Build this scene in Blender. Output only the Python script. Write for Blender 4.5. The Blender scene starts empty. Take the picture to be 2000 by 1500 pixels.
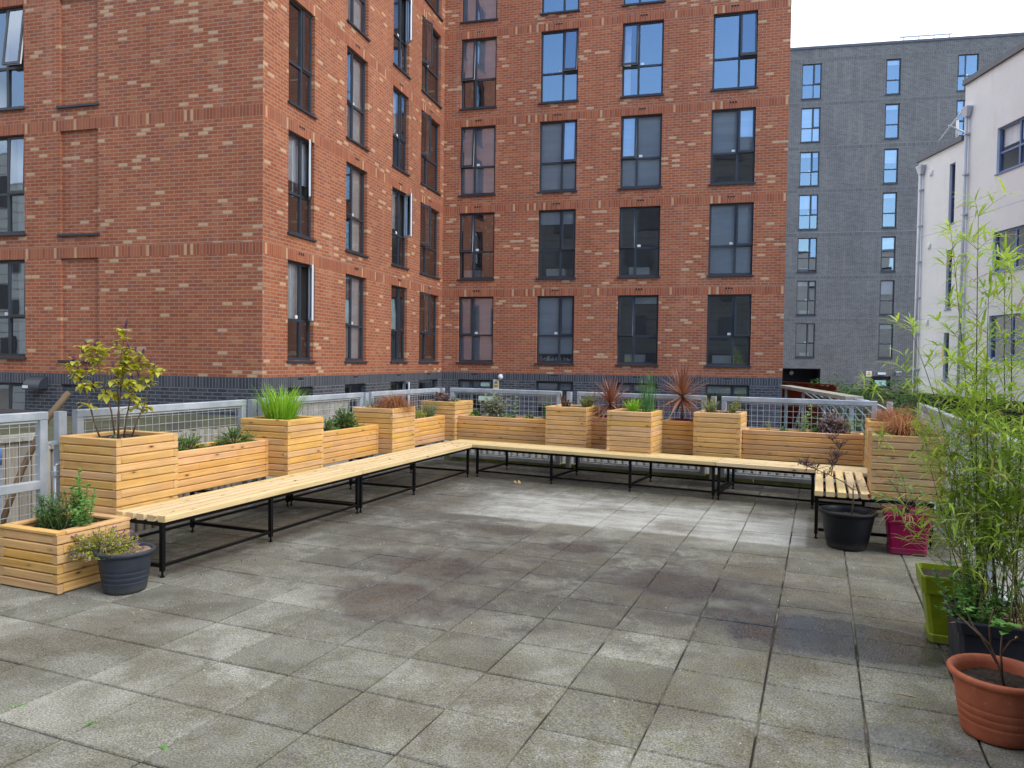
import bpy, math, random
from mathutils import Vector, Matrix

sc = bpy.context.scene
COL = sc.collection
PI = math.pi
V = Vector

# ------------------------------------------------------------------ mesh builder
class MB:
    def __init__(s, T=None):
        s.v = []; s.f = []; s.uv = []; s.m = []; s.r = []; s.sm = []; s.T = T
    def pt(s, p):
        q = V(p)
        if s.T: q = s.T(q)
        s.v.append(q); return len(s.v) - 1
    def face(s, pts, uv=None, m=0, r=0.5, sm=False):
        ids = [s.pt(p) for p in pts]
        s.fi(ids, uv, m, r, sm)
    def fi(s, ids, uv=None, m=0, r=0.5, sm=False):
        s.f.append(ids); s.uv.append(uv or [(0, 0)] * len(ids)); s.m.append(m); s.r.append(r); s.sm.append(sm)
    def box(s, a, b, m=0, r=0.5, g=None, skip=()):
        d = [abs(b[i] - a[i]) for i in range(3)]
        if g is None: g = d.index(max(d))
        lo = [min(a[i], b[i]) for i in range(3)]; hi = [max(a[i], b[i]) for i in range(3)]
        P = lambda i, j, k: ((lo[0], hi[0])[i], (lo[1], hi[1])[j], (lo[2], hi[2])[k])
        F = [('-x', 0, [P(0,1,0),P(0,0,0),P(0,0,1),P(0,1,1)]), ('+x', 0, [P(1,0,0),P(1,1,0),P(1,1,1),P(1,0,1)]),
             ('-y', 1, [P(0,0,0),P(1,0,0),P(1,0,1),P(0,0,1)]), ('+y', 1, [P(1,1,0),P(0,1,0),P(0,1,1),P(1,1,1)]),
             ('-z', 2, [P(0,1,0),P(1,1,0),P(1,0,0),P(0,0,0)]), ('+z', 2, [P(0,0,1),P(1,0,1),P(1,1,1),P(0,1,1)])]
        for n, k, pts in F:
            if n in skip: continue
            ax = [i for i in range(3) if i != k]
            u, w = (g, [i for i in ax if i != g][0]) if g in ax else (ax[0], ax[1])
            sc_ = 1.0 if g in ax else 0.02
            s.face(pts, [(q[u] * sc_, q[w]) for q in pts], m, r)
    def bar(s, p0, p1, w, h, up=(0, 0, 1), m=0, r=0.5, ch=0.0):
        p0 = V(p0); p1 = V(p1); d = (p1 - p0); L = d.length; d = d / L
        up = V(up); sd = d.cross(up)
        if sd.length < 1e-4: sd = d.cross(V((1, 0, 0)))
        sd.normalize(); up = sd.cross(d).normalized()
        a, b = w / 2, h / 2
        if ch > 0:
            c = ch
            pr = [(-a + c, -b), (a - c, -b), (a, -b + c), (a, b - c), (a - c, b), (-a + c, b), (-a, b - c), (-a, -b + c)]
        else:
            pr = [(-a, -b), (a, -b), (a, b), (-a, b)]
        n = len(pr)
        A = [p0 + sd * x + up * y for x, y in pr]; B = [p1 + sd * x + up * y for x, y in pr]
        acc = 0
        for i in range(n):
            j = (i + 1) % n
            ll = math.hypot(pr[j][0] - pr[i][0], pr[j][1] - pr[i][1])
            s.face([A[i], A[j], B[j], B[i]][::-1], [(0, acc), (0, acc + ll), (L, acc + ll), (L, acc)][::-1], m, r)
            acc += ll
        s.face(A, [(x * .02, y) for x, y in pr], m, r)
        s.face(B[::-1], [(x * .02, y) for x, y in pr][::-1], m, r)
    def tube(s, pts, rad, n=6, m=0, r=0.5, cap=True):
        pts = [V(p) for p in pts]
        if not isinstance(rad, (list, tuple)): rad = [rad] * len(pts)
        rings = []; ref = None
        for i, p in enumerate(pts):
            d = (pts[min(i + 1, len(pts) - 1)] - pts[max(i - 1, 0)])
            if d.length < 1e-9: d = V((0, 0, 1))
            d.normalize()
            if ref is None: ref = V((1, 0, 0)) if abs(d.x) < .8 else V((0, 1, 0))
            a = (ref - d * ref.dot(d)).normalized(); b = d.cross(a); ref = a
            rings.append([s.pt(p + (a * math.cos(t * 2 * PI / n) + b * math.sin(t * 2 * PI / n)) * rad[i]) for t in range(n)])
        for i in range(len(rings) - 1):
            for t in range(n):
                u = (t + 1) % n
                s.fi([rings[i][t], rings[i][u], rings[i + 1][u], rings[i + 1][t]],
                     [(i * .1, t / n), (i * .1, (t + 1) / n), (i * .1 + .1, (t + 1) / n), (i * .1 + .1, t / n)], m, r, True)
        if cap:
            s.fi(rings[0][::-1], None, m, r); s.fi(rings[-1], None, m, r)
    def lathe(s, prof, c=(0, 0, 0), n=40, m=0, r=0.5, sx=1, sy=1):
        rings = []
        for R, z in prof:
            rings.append([s.pt((c[0] + R * sx * math.cos(2 * PI * t / n), c[1] + R * sy * math.sin(2 * PI * t / n), c[2] + z)) for t in range(n)])
        for i in range(len(rings) - 1):
            for t in range(n):
                u = (t + 1) % n
                s.fi([rings[i][t], rings[i][u], rings[i + 1][u], rings[i + 1][t]],
                     [(t / n, prof[i][1]), ((t + 1) / n, prof[i][1]), ((t + 1) / n, prof[i + 1][1]), (t / n, prof[i + 1][1])], m, r, True)
    def leaf(s, p, d, up, L, W, m=0, r=0.5, droop=0.25, fold=0.25, wide=.4):
        # leaf blade with a folded midrib, tapering to both ends and drooping at the tip
        p = V(p); d = V(d).normalized(); sd = d.cross(V(up))
        if sd.length < 1e-4: sd = d.cross(V((1, .3, 0)))
        sd.normalize(); nn = sd.cross(d).normalized()
        q1 = p + d * (L * wide) ; q2 = p + d * (L * .72) - nn * (droop * L * .3); tip = p + d * L - nn * (droop * L)
        w1 = W / 2; w2 = W * .34
        l1 = s.pt(q1 + sd * w1 + nn * fold * w1); r1 = s.pt(q1 - sd * w1 + nn * fold * w1); c1 = s.pt(q1)
        l2 = s.pt(q2 + sd * w2 + nn * fold * w2); r2 = s.pt(q2 - sd * w2 + nn * fold * w2); c2 = s.pt(q2)
        b = s.pt(p); t = s.pt(tip)
        B, T_ = (0, .5), (1, .5)
        s.fi([b, c1, l1], [B, (wide, .5), (wide, 1)], m, r, True); s.fi([b, r1, c1], [B, (wide, 0), (wide, .5)], m, r, True)
        s.fi([c1, c2, l2, l1], [(wide, .5), (.72, .5), (.72, .85), (wide, 1)], m, r, True); s.fi([r1, r2, c2, c1], [(wide, 0), (.72, .15), (.72, .5), (wide, .5)], m, r, True)
        s.fi([c2, t, l2], [(.72, .5), T_, (.72, .85)], m, r, True); s.fi([r2, t, c2], [(.72, .15), T_, (.72, .5)], m, r, True)
    def blade(s, p, d, L, W, bend, m=0, r=0.5, n=5, side=None, keel=.15):
        # strap or grass blade that arcs over towards its own heading
        p = V(p); d = V(d).normalized(); hz = V((d.x, d.y, 0))
        if hz.length < 1e-3: hz = V((1, 0, 0))
        hz.normalize(); sd = V((-hz.y, hz.x, 0)) if side is None else V(side)
        prev = None
        for i in range(n + 1):
            t = i / n
            w = W * (.55 + .45 * min(1, t * 4)) * (1 - t ** 2.2) / 2 + .0004
            if i > 0:
                dd = (d + (hz * .35 - V((0, 0, 1))) * (bend * t * t)).normalized()
                p = p + dd * (L / n)
            kl = sd.cross(d) * (keel * w)
            cur = (s.pt(p + sd * w + kl), s.pt(p - sd * w + kl), t)
            if prev:
                s.fi([prev[0], prev[1], cur[1], cur[0]], [(prev[2], 0), (prev[2], 1), (t, 1), (t, 0)], m, r, True)
            prev = cur
    def build(s, name, mats, parent=None, loc=None):
        base = V((0, 0, 0))
        if parent is not None: base = V(parent['_w'])
        elif loc is not None: base = V(loc)
        me = bpy.data.meshes.new(name)
        me.from_pydata([tuple(q - base) for q in s.v], [], s.f)
        uvl = me.uv_layers.new(name='UVMap')
        flat = [c for fu in s.uv for uv in fu for c in uv]
        uvl.data.foreach_set('uv', flat)
        at = me.attributes.new('rnd', 'FLOAT', 'FACE'); at.data.foreach_set('value', s.r)
        me.polygons.foreach_set('material_index', s.m); me.polygons.foreach_set('use_smooth', s.sm)
        for mm in (mats if isinstance(mats, (list, tuple)) else [mats]): me.materials.append(mm)
        me.update()
        o = bpy.data.objects.new(name, me); COL.objects.link(o)
        o['_w'] = tuple(base)
        if parent is not None: o.parent = parent
        else: o.location = base
        return o

def tag(o, label=None, cat=None, group=None, kind=None):
    if label: o['label'] = label
    if cat: o['category'] = cat
    if group: o['group'] = group
    if kind: o['kind'] = kind
    return o
def thing(name, loc, label, cat, group=None):
    o = bpy.data.objects.new(name, None); COL.objects.link(o); o.location = loc; o['_w'] = tuple(loc)
    o.empty_display_size = .2
    return tag(o, label, cat, group)

# ------------------------------------------------------------------ materials
class NT:
    def __init__(s, name):
        s.mat = bpy.data.materials.new(name); s.mat.use_nodes = True
        s.t = s.mat.node_tree; s.t.nodes.clear()
        s.out = s.n('ShaderNodeOutputMaterial')
    def n(s, ty, **kw):
        nd = s.t.nodes.new(ty)
        for k, v in kw.items():
            if k.startswith('_'): setattr(nd, k[1:], v)
        for k, v in kw.items():
            if not k.startswith('_'): s.set(nd, k, v)
        return nd
    def set(s, nd, k, v):
        key = int(k[1:]) if (k[0] == 'i' and k[1:].isdigit()) else k.replace('__', ' ')
        sock = nd.inputs[key]
        if hasattr(v, 'bl_idname') and hasattr(v, 'outputs'): v = v.outputs[0]
        if isinstance(v, bpy.types.NodeSocket): s.t.links.new(v, sock)
        else:
            if sock.type == 'RGBA' and len(v) == 3: v = (*v, 1)
            sock.default_value = v
    def math(s, op, a, b=0.0, c=None, clamp=False):
        nd = s.n('ShaderNodeMath', _operation=op, _use_clamp=clamp, i0=a, i1=b)
        if c is not None: s.set(nd, 'i2', c)
        return nd.outputs[0]
    def mix(s, f, a, b, blend='MIX'):
        nd = s.n('ShaderNodeMix', _data_type='RGBA', _blend_type=blend)
        for k, v in ((0, f), (6, a), (7, b)):
            sock = nd.inputs[k]
            if hasattr(v, 'bl_idname') and hasattr(v, 'outputs'): v = v.outputs[0]
            if isinstance(v, bpy.types.NodeSocket): s.t.links.new(v, sock)
            elif k == 0: sock.default_value = v
            else: sock.default_value = (*v, 1) if len(v) == 3 else v
        return nd.outputs[2]
    def ramp(s, f, stops, interp='LINEAR'):
        nd = s.n('ShaderNodeValToRGB', i0=f); cr = nd.color_ramp; cr.interpolation = interp
        while len(cr.elements) < len(stops): cr.elements.new(0.5)
        for e, (p, c) in zip(cr.elements, stops):
            e.position = p; e.color = (*c, 1) if len(c) == 3 else c
        return nd.outputs[0]
    def rng(s, f, a, b, c=0.0, d=1.0, smooth=True):
        nd = s.n('ShaderNodeMapRange', _interpolation_type='SMOOTHSTEP' if smooth else 'LINEAR', i0=f, i1=a, i2=b, i3=c, i4=d)
        return nd.outputs[0]
    def noise(s, vec, scale, detail=4, rough=.55, dist=0.0):
        nd = s.n('ShaderNodeTexNoise', Scale=scale, Detail=detail, Roughness=rough, Distortion=dist)
        if vec is not None: s.set(nd, 'Vector', vec)
        return nd.outputs[0]
    def pos(s): return s.n('ShaderNodeNewGeometry').outputs['Position']
    def uv(s): return s.n('ShaderNodeTexCoord').outputs['UV']
    def rnd(s):
        return s.n('ShaderNodeAttribute', _attribute_name='rnd').outputs['Fac']
    def sep(s, v): return s.n('ShaderNodeSeparateXYZ', i0=v).outputs
    def comb(s, x, y, z=0.0): return s.n('ShaderNodeCombineXYZ', i0=x, i1=y, i2=z).outputs[0]
    def bump(s, h, dist, strength=1.0):
        return s.n('ShaderNodeBump', Strength=strength, Distance=dist, Height=h).outputs[0]
    def bsdf(s, color, rough=.6, normal=None, metal=0.0, spec=.5, **kw):
        b = s.n('ShaderNodeBsdfPrincipled')
        s.set(b, 'Base Color', color); s.set(b, 'Roughness', rough); s.set(b, 'Metallic', metal); s.set(b, 'Specular IOR Level', spec)
        if normal is not None: s.set(b, 'Normal', normal)
        for k, v in kw.items(): s.set(b, k.replace('__', ' '), v)
        return b.outputs[0]
    def fin(s, sh):
        s.t.links.new(sh, s.out.inputs[0]); return s.mat

def m_simple(name, col, rough=.6, var=.12, scale=6, metal=0.0, spec=.5, bump=0.0, bscale=60):
    t = NT(name); p = t.pos()
    f = t.noise(p, scale, 5)
    c = t.mix(t.rng(f, .3, .7), tuple(x * (1 - var) for x in col), tuple(min(1, x * (1 + var)) for x in col))
    nm = t.bump(t.noise(p, bscale, 3), bump) if bump else None
    return t.fin(t.bsdf(c, rough, nm, metal, spec))

def m_wood(name, light, dark, tint=.16, knots=True, rough=.62, weather=0.0):
    t = NT(name); u, v, _ = t.sep(t.uv())[:3]; r = t.rnd()
    off = t.math('MULTIPLY', r, 37.0)
    g = t.comb(t.math('MULTIPLY', u, 1.6), t.math('MULTIPLY', v, 34.0), off)
    n1 = t.noise(g, 1.0, 4, .6, .6)
    g2 = t.comb(t.math('MULTIPLY', u, 7.0), t.math('MULTIPLY', v, 160.0), off)
    n2 = t.noise(g2, 1.0, 2, .5)
    gr = t.math('ADD', t.math('MULTIPLY', n1, .75), t.math('MULTIPLY', n2, .25))
    c = t.ramp(gr, [(.32, dark), (.5, tuple(a * .55 + b * .45 for a, b in zip(light, dark))), (.66, light)])
    r2 = t.math('FRACT', t.math('MULTIPLY', r, 7.31))
    hs = t.n('ShaderNodeHueSaturation', Hue=t.math('ADD', .5, t.math('MULTIPLY', t.math('SUBTRACT', r2, .5), .010)),
             Saturation=t.math('ADD', .9, t.math('MULTIPLY', r2, .2)),
             Value=t.math('ADD', 1 - tint / 2, t.math('MULTIPLY', r, tint)), Color=c)
    c = hs.outputs[0]
    if knots:
        kv = t.comb(t.math('MULTIPLY', u, 5.5), t.math('MULTIPLY', v, 15.0), off)
        vo = t.n('ShaderNodeTexVoronoi', Vector=kv, Scale=1.0, Randomness=1.0)
        k = t.rng(vo.outputs['Distance'], .05, .17, 1.0, 0.0)
        ring = t.rng(vo.outputs['Distance'], .12, .34, .35, 0.0)
        # only some cells have a knot
        sel = t.math('GREATER_THAN', t.sep(vo.outputs['Color'])[0], .5)
        c = t.mix(t.math('MULTIPLY', ring, sel), c, tuple(x * .55 for x in dark))
        c = t.mix(t.math('MULTIPLY', k, sel), c, (.085, .035, .014))
    if weather:
        w = t.rng(t.noise(t.pos(), 3.0, 5), .38, .68, 0, weather)
        c = t.mix(w, c, (.20, .17, .12))
    nm = t.bump(gr, .0015, .6)
    return t.fin(t.bsdf(c, rough, nm, 0, .3))

def m_brick(name, pal, mortar, soldier=False, grime=.25, bumpd=.006, bw=.225, rh=.075, ms=.010):
    t = NT(name); x, y, _ = t.sep(t.uv())[:3]
    vec = t.comb(y, x, 0.0) if soldier else t.comb(x, y, 0.0)
    if soldier: vec = t.comb(t.math('ADD', y, .0), x, 0.0)
    # slightly wavy arrises
    wob = t.noise(vec, 22, 2)
    vec = t.n('ShaderNodeVectorMath', _operation='ADD', i0=vec, i1=t.comb(0.0, t.math('MULTIPLY', t.math('SUBTRACT', wob, .5), .006), 0.0)).outputs[0]
    b = t.n('ShaderNodeTexBrick', Vector=vec, Scale=1.0, Color1=(0, 0, 0), Color2=(1, 1, 1), Mortar=(0, 0, 0))
    b.offset = 0.0 if soldier else .5
    b.inputs['Mortar Size'].default_value = ms; b.inputs['Mortar Smooth'].default_value = .25
    b.inputs['Brick Width'].default_value = bw; b.inputs['Row Height'].default_value = rh
    sx_, sy_, _ = t.sep(vec)[:3]
    row = t.math('FLOOR', t.math('DIVIDE', sy_, rh))
    colm = t.math('FLOOR', t.math('ADD', t.math('DIVIDE', sx_, bw), 0.0 if soldier else t.math('MULTIPLY', t.math('SUBTRACT', 1.0, t.math('MODULO', t.math('ABSOLUTE', row), 2.0)), .5)))
    wn_ = t.n('ShaderNodeTexWhiteNoise', _noise_dimensions='2D', Vector=t.comb(colm, row, 0.0))
    c = t.ramp(wn_.outputs['Value'], pal, 'CONSTANT')
    # smeared face variation on every brick
    f = t.noise(t.comb(t.math('MULTIPLY', x, 9.0), t.math('MULTIPLY', y, 30.0), 0.0), 1.0, 4, .65)
    c = t.mix(t.rng(f, .38, .72, 0, .26), c, t.mix(.5, c, (.09, .035, .03), 'MULTIPLY'), 'MIX')
    c = t.mix(t.rng(t.noise(vec, 70, 2), .55, .8, 0, .25), c, t.mix(1.0, c, (.4, .4, .4), 'ADD'))
    c = t.mix(b.outputs['Fac'], c, mortar)
    big = t.noise(t.comb(t.math('MULTIPLY', x, .5), t.math('MULTIPLY', y, .35), 0.0), 1.0, 5, .6)
    c = t.mix(t.rng(big, .35, .7, 0, grime + .1), c, t.mix(1.0, c, (.60, .56, .58), 'MULTIPLY'))
    stk = t.noise(t.comb(t.math('MULTIPLY', x, 2.6), t.math('MULTIPLY', y, .16), 0.0), 1.0, 6, .65)
    c = t.mix(t.rng(stk, .52, .74, 0, .34), c, t.mix(1.0, c, (.66, .64, .64), 'MULTIPLY'))
    c = t.mix(t.rng(stk, .46, .30, 0, .16), c, (.50, .38, .32))
    h = t.math('ADD', t.math('SUBTRACT', 1.0, b.outputs['Fac']), t.math('MULTIPLY', f, .35))
    nm = t.bump(h, bumpd, .8)
    return t.fin(t.bsdf(c, .85, nm, 0, .25))

RED = [(0.0, (.37, .112, .052)), (.16, (.41, .128, .058)), (.34, (.345, .100, .050)), (.48, (.44, .140, .064)), (.66, (.385, .120, .060)),
       (.80, (.33, .115, .072)), (.90, (.47, .19, .092)), (.948, (.61, .40, .24))]
SOL = [(0.0, (.37, .108, .05)), (.3, (.42, .128, .06)), (.55, (.33, .096, .05)), (.75, (.44, .15, .07)), (.92, (.62, .38, .21))]
GRY = [(0.0, (.062, .068, .080)), (.3, (.078, .084, .098)), (.6, (.055, .060, .072)), (.8, (.092, .098, .112))]
GR2 = [(0.0, (.105, .107, .108)), (.3, (.122, .124, .124)), (.6, (.092, .094, .096)), (.8, (.14, .141, .141))]
M = {}
M['brick'] = m_brick('red_brick', RED, (.44, .27, .18))
M['soldier'] = m_brick('red_soldier', SOL, (.36, .21, .15), True, bw=.24)
M['plinth'] = m_brick('grey_plinth_brick', GRY, (.19, .20, .22), grime=.3)
M['plinth_soldier'] = m_brick('grey_plinth_soldier', GRY, (.17, .18, .20), True, bw=.24)
M['grey_brick'] = m_brick('grey_brick', GR2, (.30, .30, .295), grime=.3)
M['grey_soldier'] = m_brick('grey_soldier', GR2, (.26, .265, .27), True, bw=.24)
M['wood'] = m_wood('larch_boards', (.79, .50, .205), (.55, .285, .09), weather=.22)
M['wood_dull'] = m_wood('larch_boards_weathered', (.58, .38, .18), (.38, .21, .08), weather=.4)
M['seat'] = m_wood('seat_slats', (.74, .58, .335), (.56, .39, .18), tint=.10)
M['trough'] = m_wood('trough_boards', (.80, .47, .19), (.57, .28, .09), weather=.15)
M['oldwood'] = m_wood('weathered_boards', (.33, .30, .25), (.17, .15, .12), knots=False, tint=.4)
M['brownwood'] = m_wood('stained_brown_boards', (.26, .075, .028), (.13, .035, .015), knots=False, tint=.4)
M['stick'] = m_wood('worn_handle', (.25, .17, .10), (.11, .07, .04), knots=False)

def m_galv():
    t = NT('galvanised_paint'); p = t.pos()
    f = t.noise(p, 5, 6, .6)
    c = t.mix(t.rng(f, .35, .7), (.33, .375, .43), (.46, .505, .56))
    x, y, z = t.sep(p)[:3]
    st = t.noise(t.comb(t.math('MULTIPLY', x, 6.0), t.math('MULTIPLY', y, 6.0), t.math('MULTIPLY', z, 1.4)), 1.0, 5, .7)
    c = t.mix(t.rng(st, .665, .74, 0, .75), c, (.24, .12, .05))
    c = t.mix(t.rng(t.noise(p, 30, 4), .6, .75, 0, .4), c, (.25, .26, .26))
    return t.fin(t.bsdf(c, .5, t.bump(f, .001), .25, .5))
M['galv'] = m_galv()
M['wire'] = m_simple('mesh_wire', (.50, .54, .58), .45, .15, 8, .4)
M['black'] = m_simple('black_powder_coat', (.006, .006, .007), .5, .3, 4, 0.0, .12)
M['frame'] = m_simple('anthracite_frame', (.035, .042, .056), .45, .15, 2)
M['framein'] = m_simple('white_inner_profile', (.72, .74, .76), .4, .05, 2)
M['bluefr'] = m_simple('blue_window_frame', (.09, .15, .33), .45, .1, 2)
M['hole'] = m_simple('vent_hole', (.03, .012, .01), .9)
M['soil'] = m_simple('potting_soil', (.030, .019, .013), .95, .6, 40, bump=.01, bscale=55)
M['bark'] = m_simple('bark_mulch', (.28, .19, .12), .9, .5, 60, bump=.01, bscale=80)
M['white'] = m_simple('white_plastic', (.75, .76, .77), .4, .06, 3)
M['greypl'] = m_simple('grey_plastic', (.42, .44, .46), .5, .1, 3)
M['blue'] = m_simple('blue_plastic', (.05, .16, .48), .4, .1, 3)
M['yellow'] = m_simple('yellow_sign_face', (.78, .50, .03), .45, .05, 3)
M['signblack'] = m_simple('sign_black', (.02, .02, .02), .5, .05, 3)
M['greensign'] = m_simple('pale_green_sign', (.45, .66, .58), .5, .08, 6)
M['roofdark'] = m_simple('dark_roof_trim', (.07, .075, .10), .5, .15, 3)
M['blackroof'] = m_simple('black_felt', (.012, .012, .02), .7, .2, 3)
M['pipe'] = m_simple('grey_drainpipe', (.50, .52, .57), .5, .08, 2)
M['paper'] = m_simple('pale_paper', (.72, .71, .66), .8, .06, 4)
M['room'] = m_simple('dim_room', (.10, .095, .10), .9, .3, .8)
M['curtain'] = m_simple('pale_curtain', (.74, .75, .76), .9, .12, 3)
M['roomwarm'] = m_simple('room_warm_wall', (.22, .17, .13), .9, .2, .8)

def m_blind():
    t = NT('roller_blind'); x, y, _ = t.sep(t.uv())[:3]
    w = t.noise(t.comb(t.math('MULTIPLY', x, 5.0), t.math('MULTIPLY', y, .6), 0.0), 1.0, 4)
    c = t.mix(t.rng(w, .3, .7), (.66, .68, .72), (.80, .82, .85))
    return t.fin(t.bsdf(c, .9))
M['blind'] = m_blind()

def m_glass(name, tint=(.95, .96, .97), fac=.42, fres=.75):
    t = NT(name)
    tr = t.n('ShaderNodeBsdfTransparent', Color=tint).outputs[0]
    p = t.pos()
    nm = t.bump(t.noise(p, .9, 2), .004, .5)
    gl = t.n('ShaderNodeBsdfGlossy', Color=(.86, .93, 1.0), Roughness=.015, Normal=nm).outputs[0]
    fr = t.n('ShaderNodeFresnel', IOR=1.5, Normal=nm).outputs[0]
    f = t.math('ADD', fac, t.math('MULTIPLY', fr, fres), clamp=True)
    mx = t.n('ShaderNodeMixShader', i0=f, i1=tr, i2=gl).outputs[0]
    return t.fin(mx)
M['glass'] = m_glass('coated_glass', fac=.27)
M['glass_dark'] = m_glass('plain_glass', fac=.01, fres=.05)

def m_plastic(name, col, rough=.42):
    t = NT(name); p = t.pos(); n = t.noise(p, 9, 5, .65)
    c = t.mix(t.rng(n, .35, .75), tuple(x * .82 for x in col), tuple(x * 1.1 for x in col))
    z = t.sep(p)[2]
    d = t.rng(t.math('ADD', z, t.math('MULTIPLY', t.noise(p, 14, 4), .10)), .04, .13, .4, 0)
    c = t.mix(d, c, (.10, .09, .075))
    return t.fin(t.bsdf(c, t.rng(n, .3, .8, rough - .08, rough + .18), t.bump(t.noise(p, 120, 2), .0006), 0, .22))
M['pot_grey'] = m_plastic('slate_grey_plastic', (.040, .047, .064))
M['pot_black'] = m_plastic('black_plastic', (.010, .011, .015))
M['pot_magenta'] = m_plastic('magenta_plastic', (.26, .004, .06), .38)
M['pot_lime'] = m_plastic('lime_plastic', (.20, .26, .012), .38)
M['trough_dark'] = m_plastic('dark_trough_plastic', (.030, .034, .046), .5)
M['charcoal'] = m_plastic('charcoal_panel', (.022, .024, .036), .5)
def m_terra():
    t = NT('terracotta_plastic'); p = t.pos(); n = t.noise(p, 8, 6, .65)
    c = t.mix(t.rng(n, .35, .72), (.34, .085, .040), (.44, .13, .065))
    x, y, z = t.sep(p)[:3]
    ring = t.noise(t.comb(0.0, 0.0, t.math('MULTIPLY', z, 60.0)), 1.0, 3)
    c = t.mix(t.rng(ring, .60, .70, 0, .35), c, (.22, .05, .025))
    c = t.mix(t.rng(t.noise(p, 45, 4), .66, .74, 0, .5), c, (.55, .38, .30))
    return t.fin(t.bsdf(c, .58, t.bump(n, .001), 0, .4))
M['terra'] = m_terra()

def m_leaf(name, a, b, tr=.3, rough=.5, vein=None):
    t = NT(name); r = t.rnd(); u, v, _ = t.sep(t.uv())[:3]
    c = t.mix(r, a, b)
    n = t.noise(t.pos(), 30, 3)
    c = t.mix(t.rng(n, .35, .7, 0, .3), c, t.mix(1.0, c, (.55, .6, .5), 'MULTIPLY'))
    if vein is not None:
        e = t.math('ABSOLUTE', t.math('SUBTRACT', v, .5))
        c = t.mix(t.rng(e, .28, .45), c, vein)
    d = t.bsdf(c, rough, None, 0, .35)
    tl = t.n('ShaderNodeBsdfTranslucent', Color=t.mix(1.0, c, (1.0, 1.0, .5), 'MULTIPLY')).outputs[0]
    return t.fin(t.n('ShaderNodeMixShader', i0=tr, i1=d, i2=tl).outputs[0])
M['l_grass'] = m_leaf('bright_grass', (.20, .44, .02), (.42, .68, .08), .35)
M['l_thyme'] = m_leaf('thyme_leaf', (.08, .18, .045), (.22, .36, .09))
M['l_thyme_y'] = m_leaf('golden_thyme_leaf', (.30, .36, .05), (.55, .56, .14))
M['l_mint'] = m_leaf('mint_leaf', (.09, .26, .06), (.25, .48, .13))
M['l_rose'] = m_leaf('rosemary_leaf', (.05, .12, .04), (.15, .27, .08))
M['l_agas'] = m_leaf('agastache_leaf', (.44, .46, .045), (.74, .70, .14), .48, vein=(.46, .42, .07))
M['l_sage'] = m_leaf('sage_leaf', (.24, .28, .19), (.46, .48, .36), vein=(.30, .24, .28))
M['l_purple'] = m_leaf('purple_leaf', (.19, .13, .165), (.44, .33, .37))
M['l_dark'] = m_leaf('dark_fern_leaf', (.035, .016, .030), (.11, .055, .085))
M['l_carex'] = m_leaf('bronze_blade', (.26, .09, .04), (.56, .26, .13))
M['l_cord'] = m_leaf('cordyline_blade', (.17, .038, .03), (.55, .28, .21), .3, .4)
M['l_lav'] = m_leaf('grey_green_leaf', (.16, .22, .13), (.33, .38, .25))
M['l_hebe'] = m_leaf('sedum_leaf', (.24, .30, .11), (.48, .48, .24))
M['l_var'] = m_leaf('variegated_leaf', (.18, .32, .10), (.30, .45, .18), vein=(.62, .66, .42))
M['l_bam'] = m_leaf('bamboo_leaf', (.25, .42, .06), (.58, .70, .16), .5)
M['l_bamdry'] = m_leaf('dry_bamboo_leaf', (.38, .27, .11), (.52, .42, .18), .3)
M['l_red'] = m_leaf('photinia_leaf', (.10, .20, .06), (.30, .42, .17))
M['l_ivy'] = m_leaf('undergrowth_leaf', (.035, .095, .022), (.11, .22, .05))
M['f_purple'] = m_leaf('purple_flower', (.10, .035, .16), (.24, .12, .34), .15)
M['f_pink'] = m_leaf('pink_purple_flower', (.22, .08, .24), (.42, .22, .42), .15)
M['l_rub'] = m_leaf('brown_seed_head', (.16, .08, .07), (.34, .18, .15))
M['stem'] = m_simple('green_stem', (.11, .16, .04), .7, .3, 20)
M['twig'] = m_simple('brown_twig', (.12, .075, .05), .8, .3, 20)
M['cane'] = m_simple('dark_cane', (.045, .042, .022), .5, .4, 14)
M['cane_g'] = m_simple('green_cane', (.22, .25, .06), .5, .3, 14)

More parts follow.
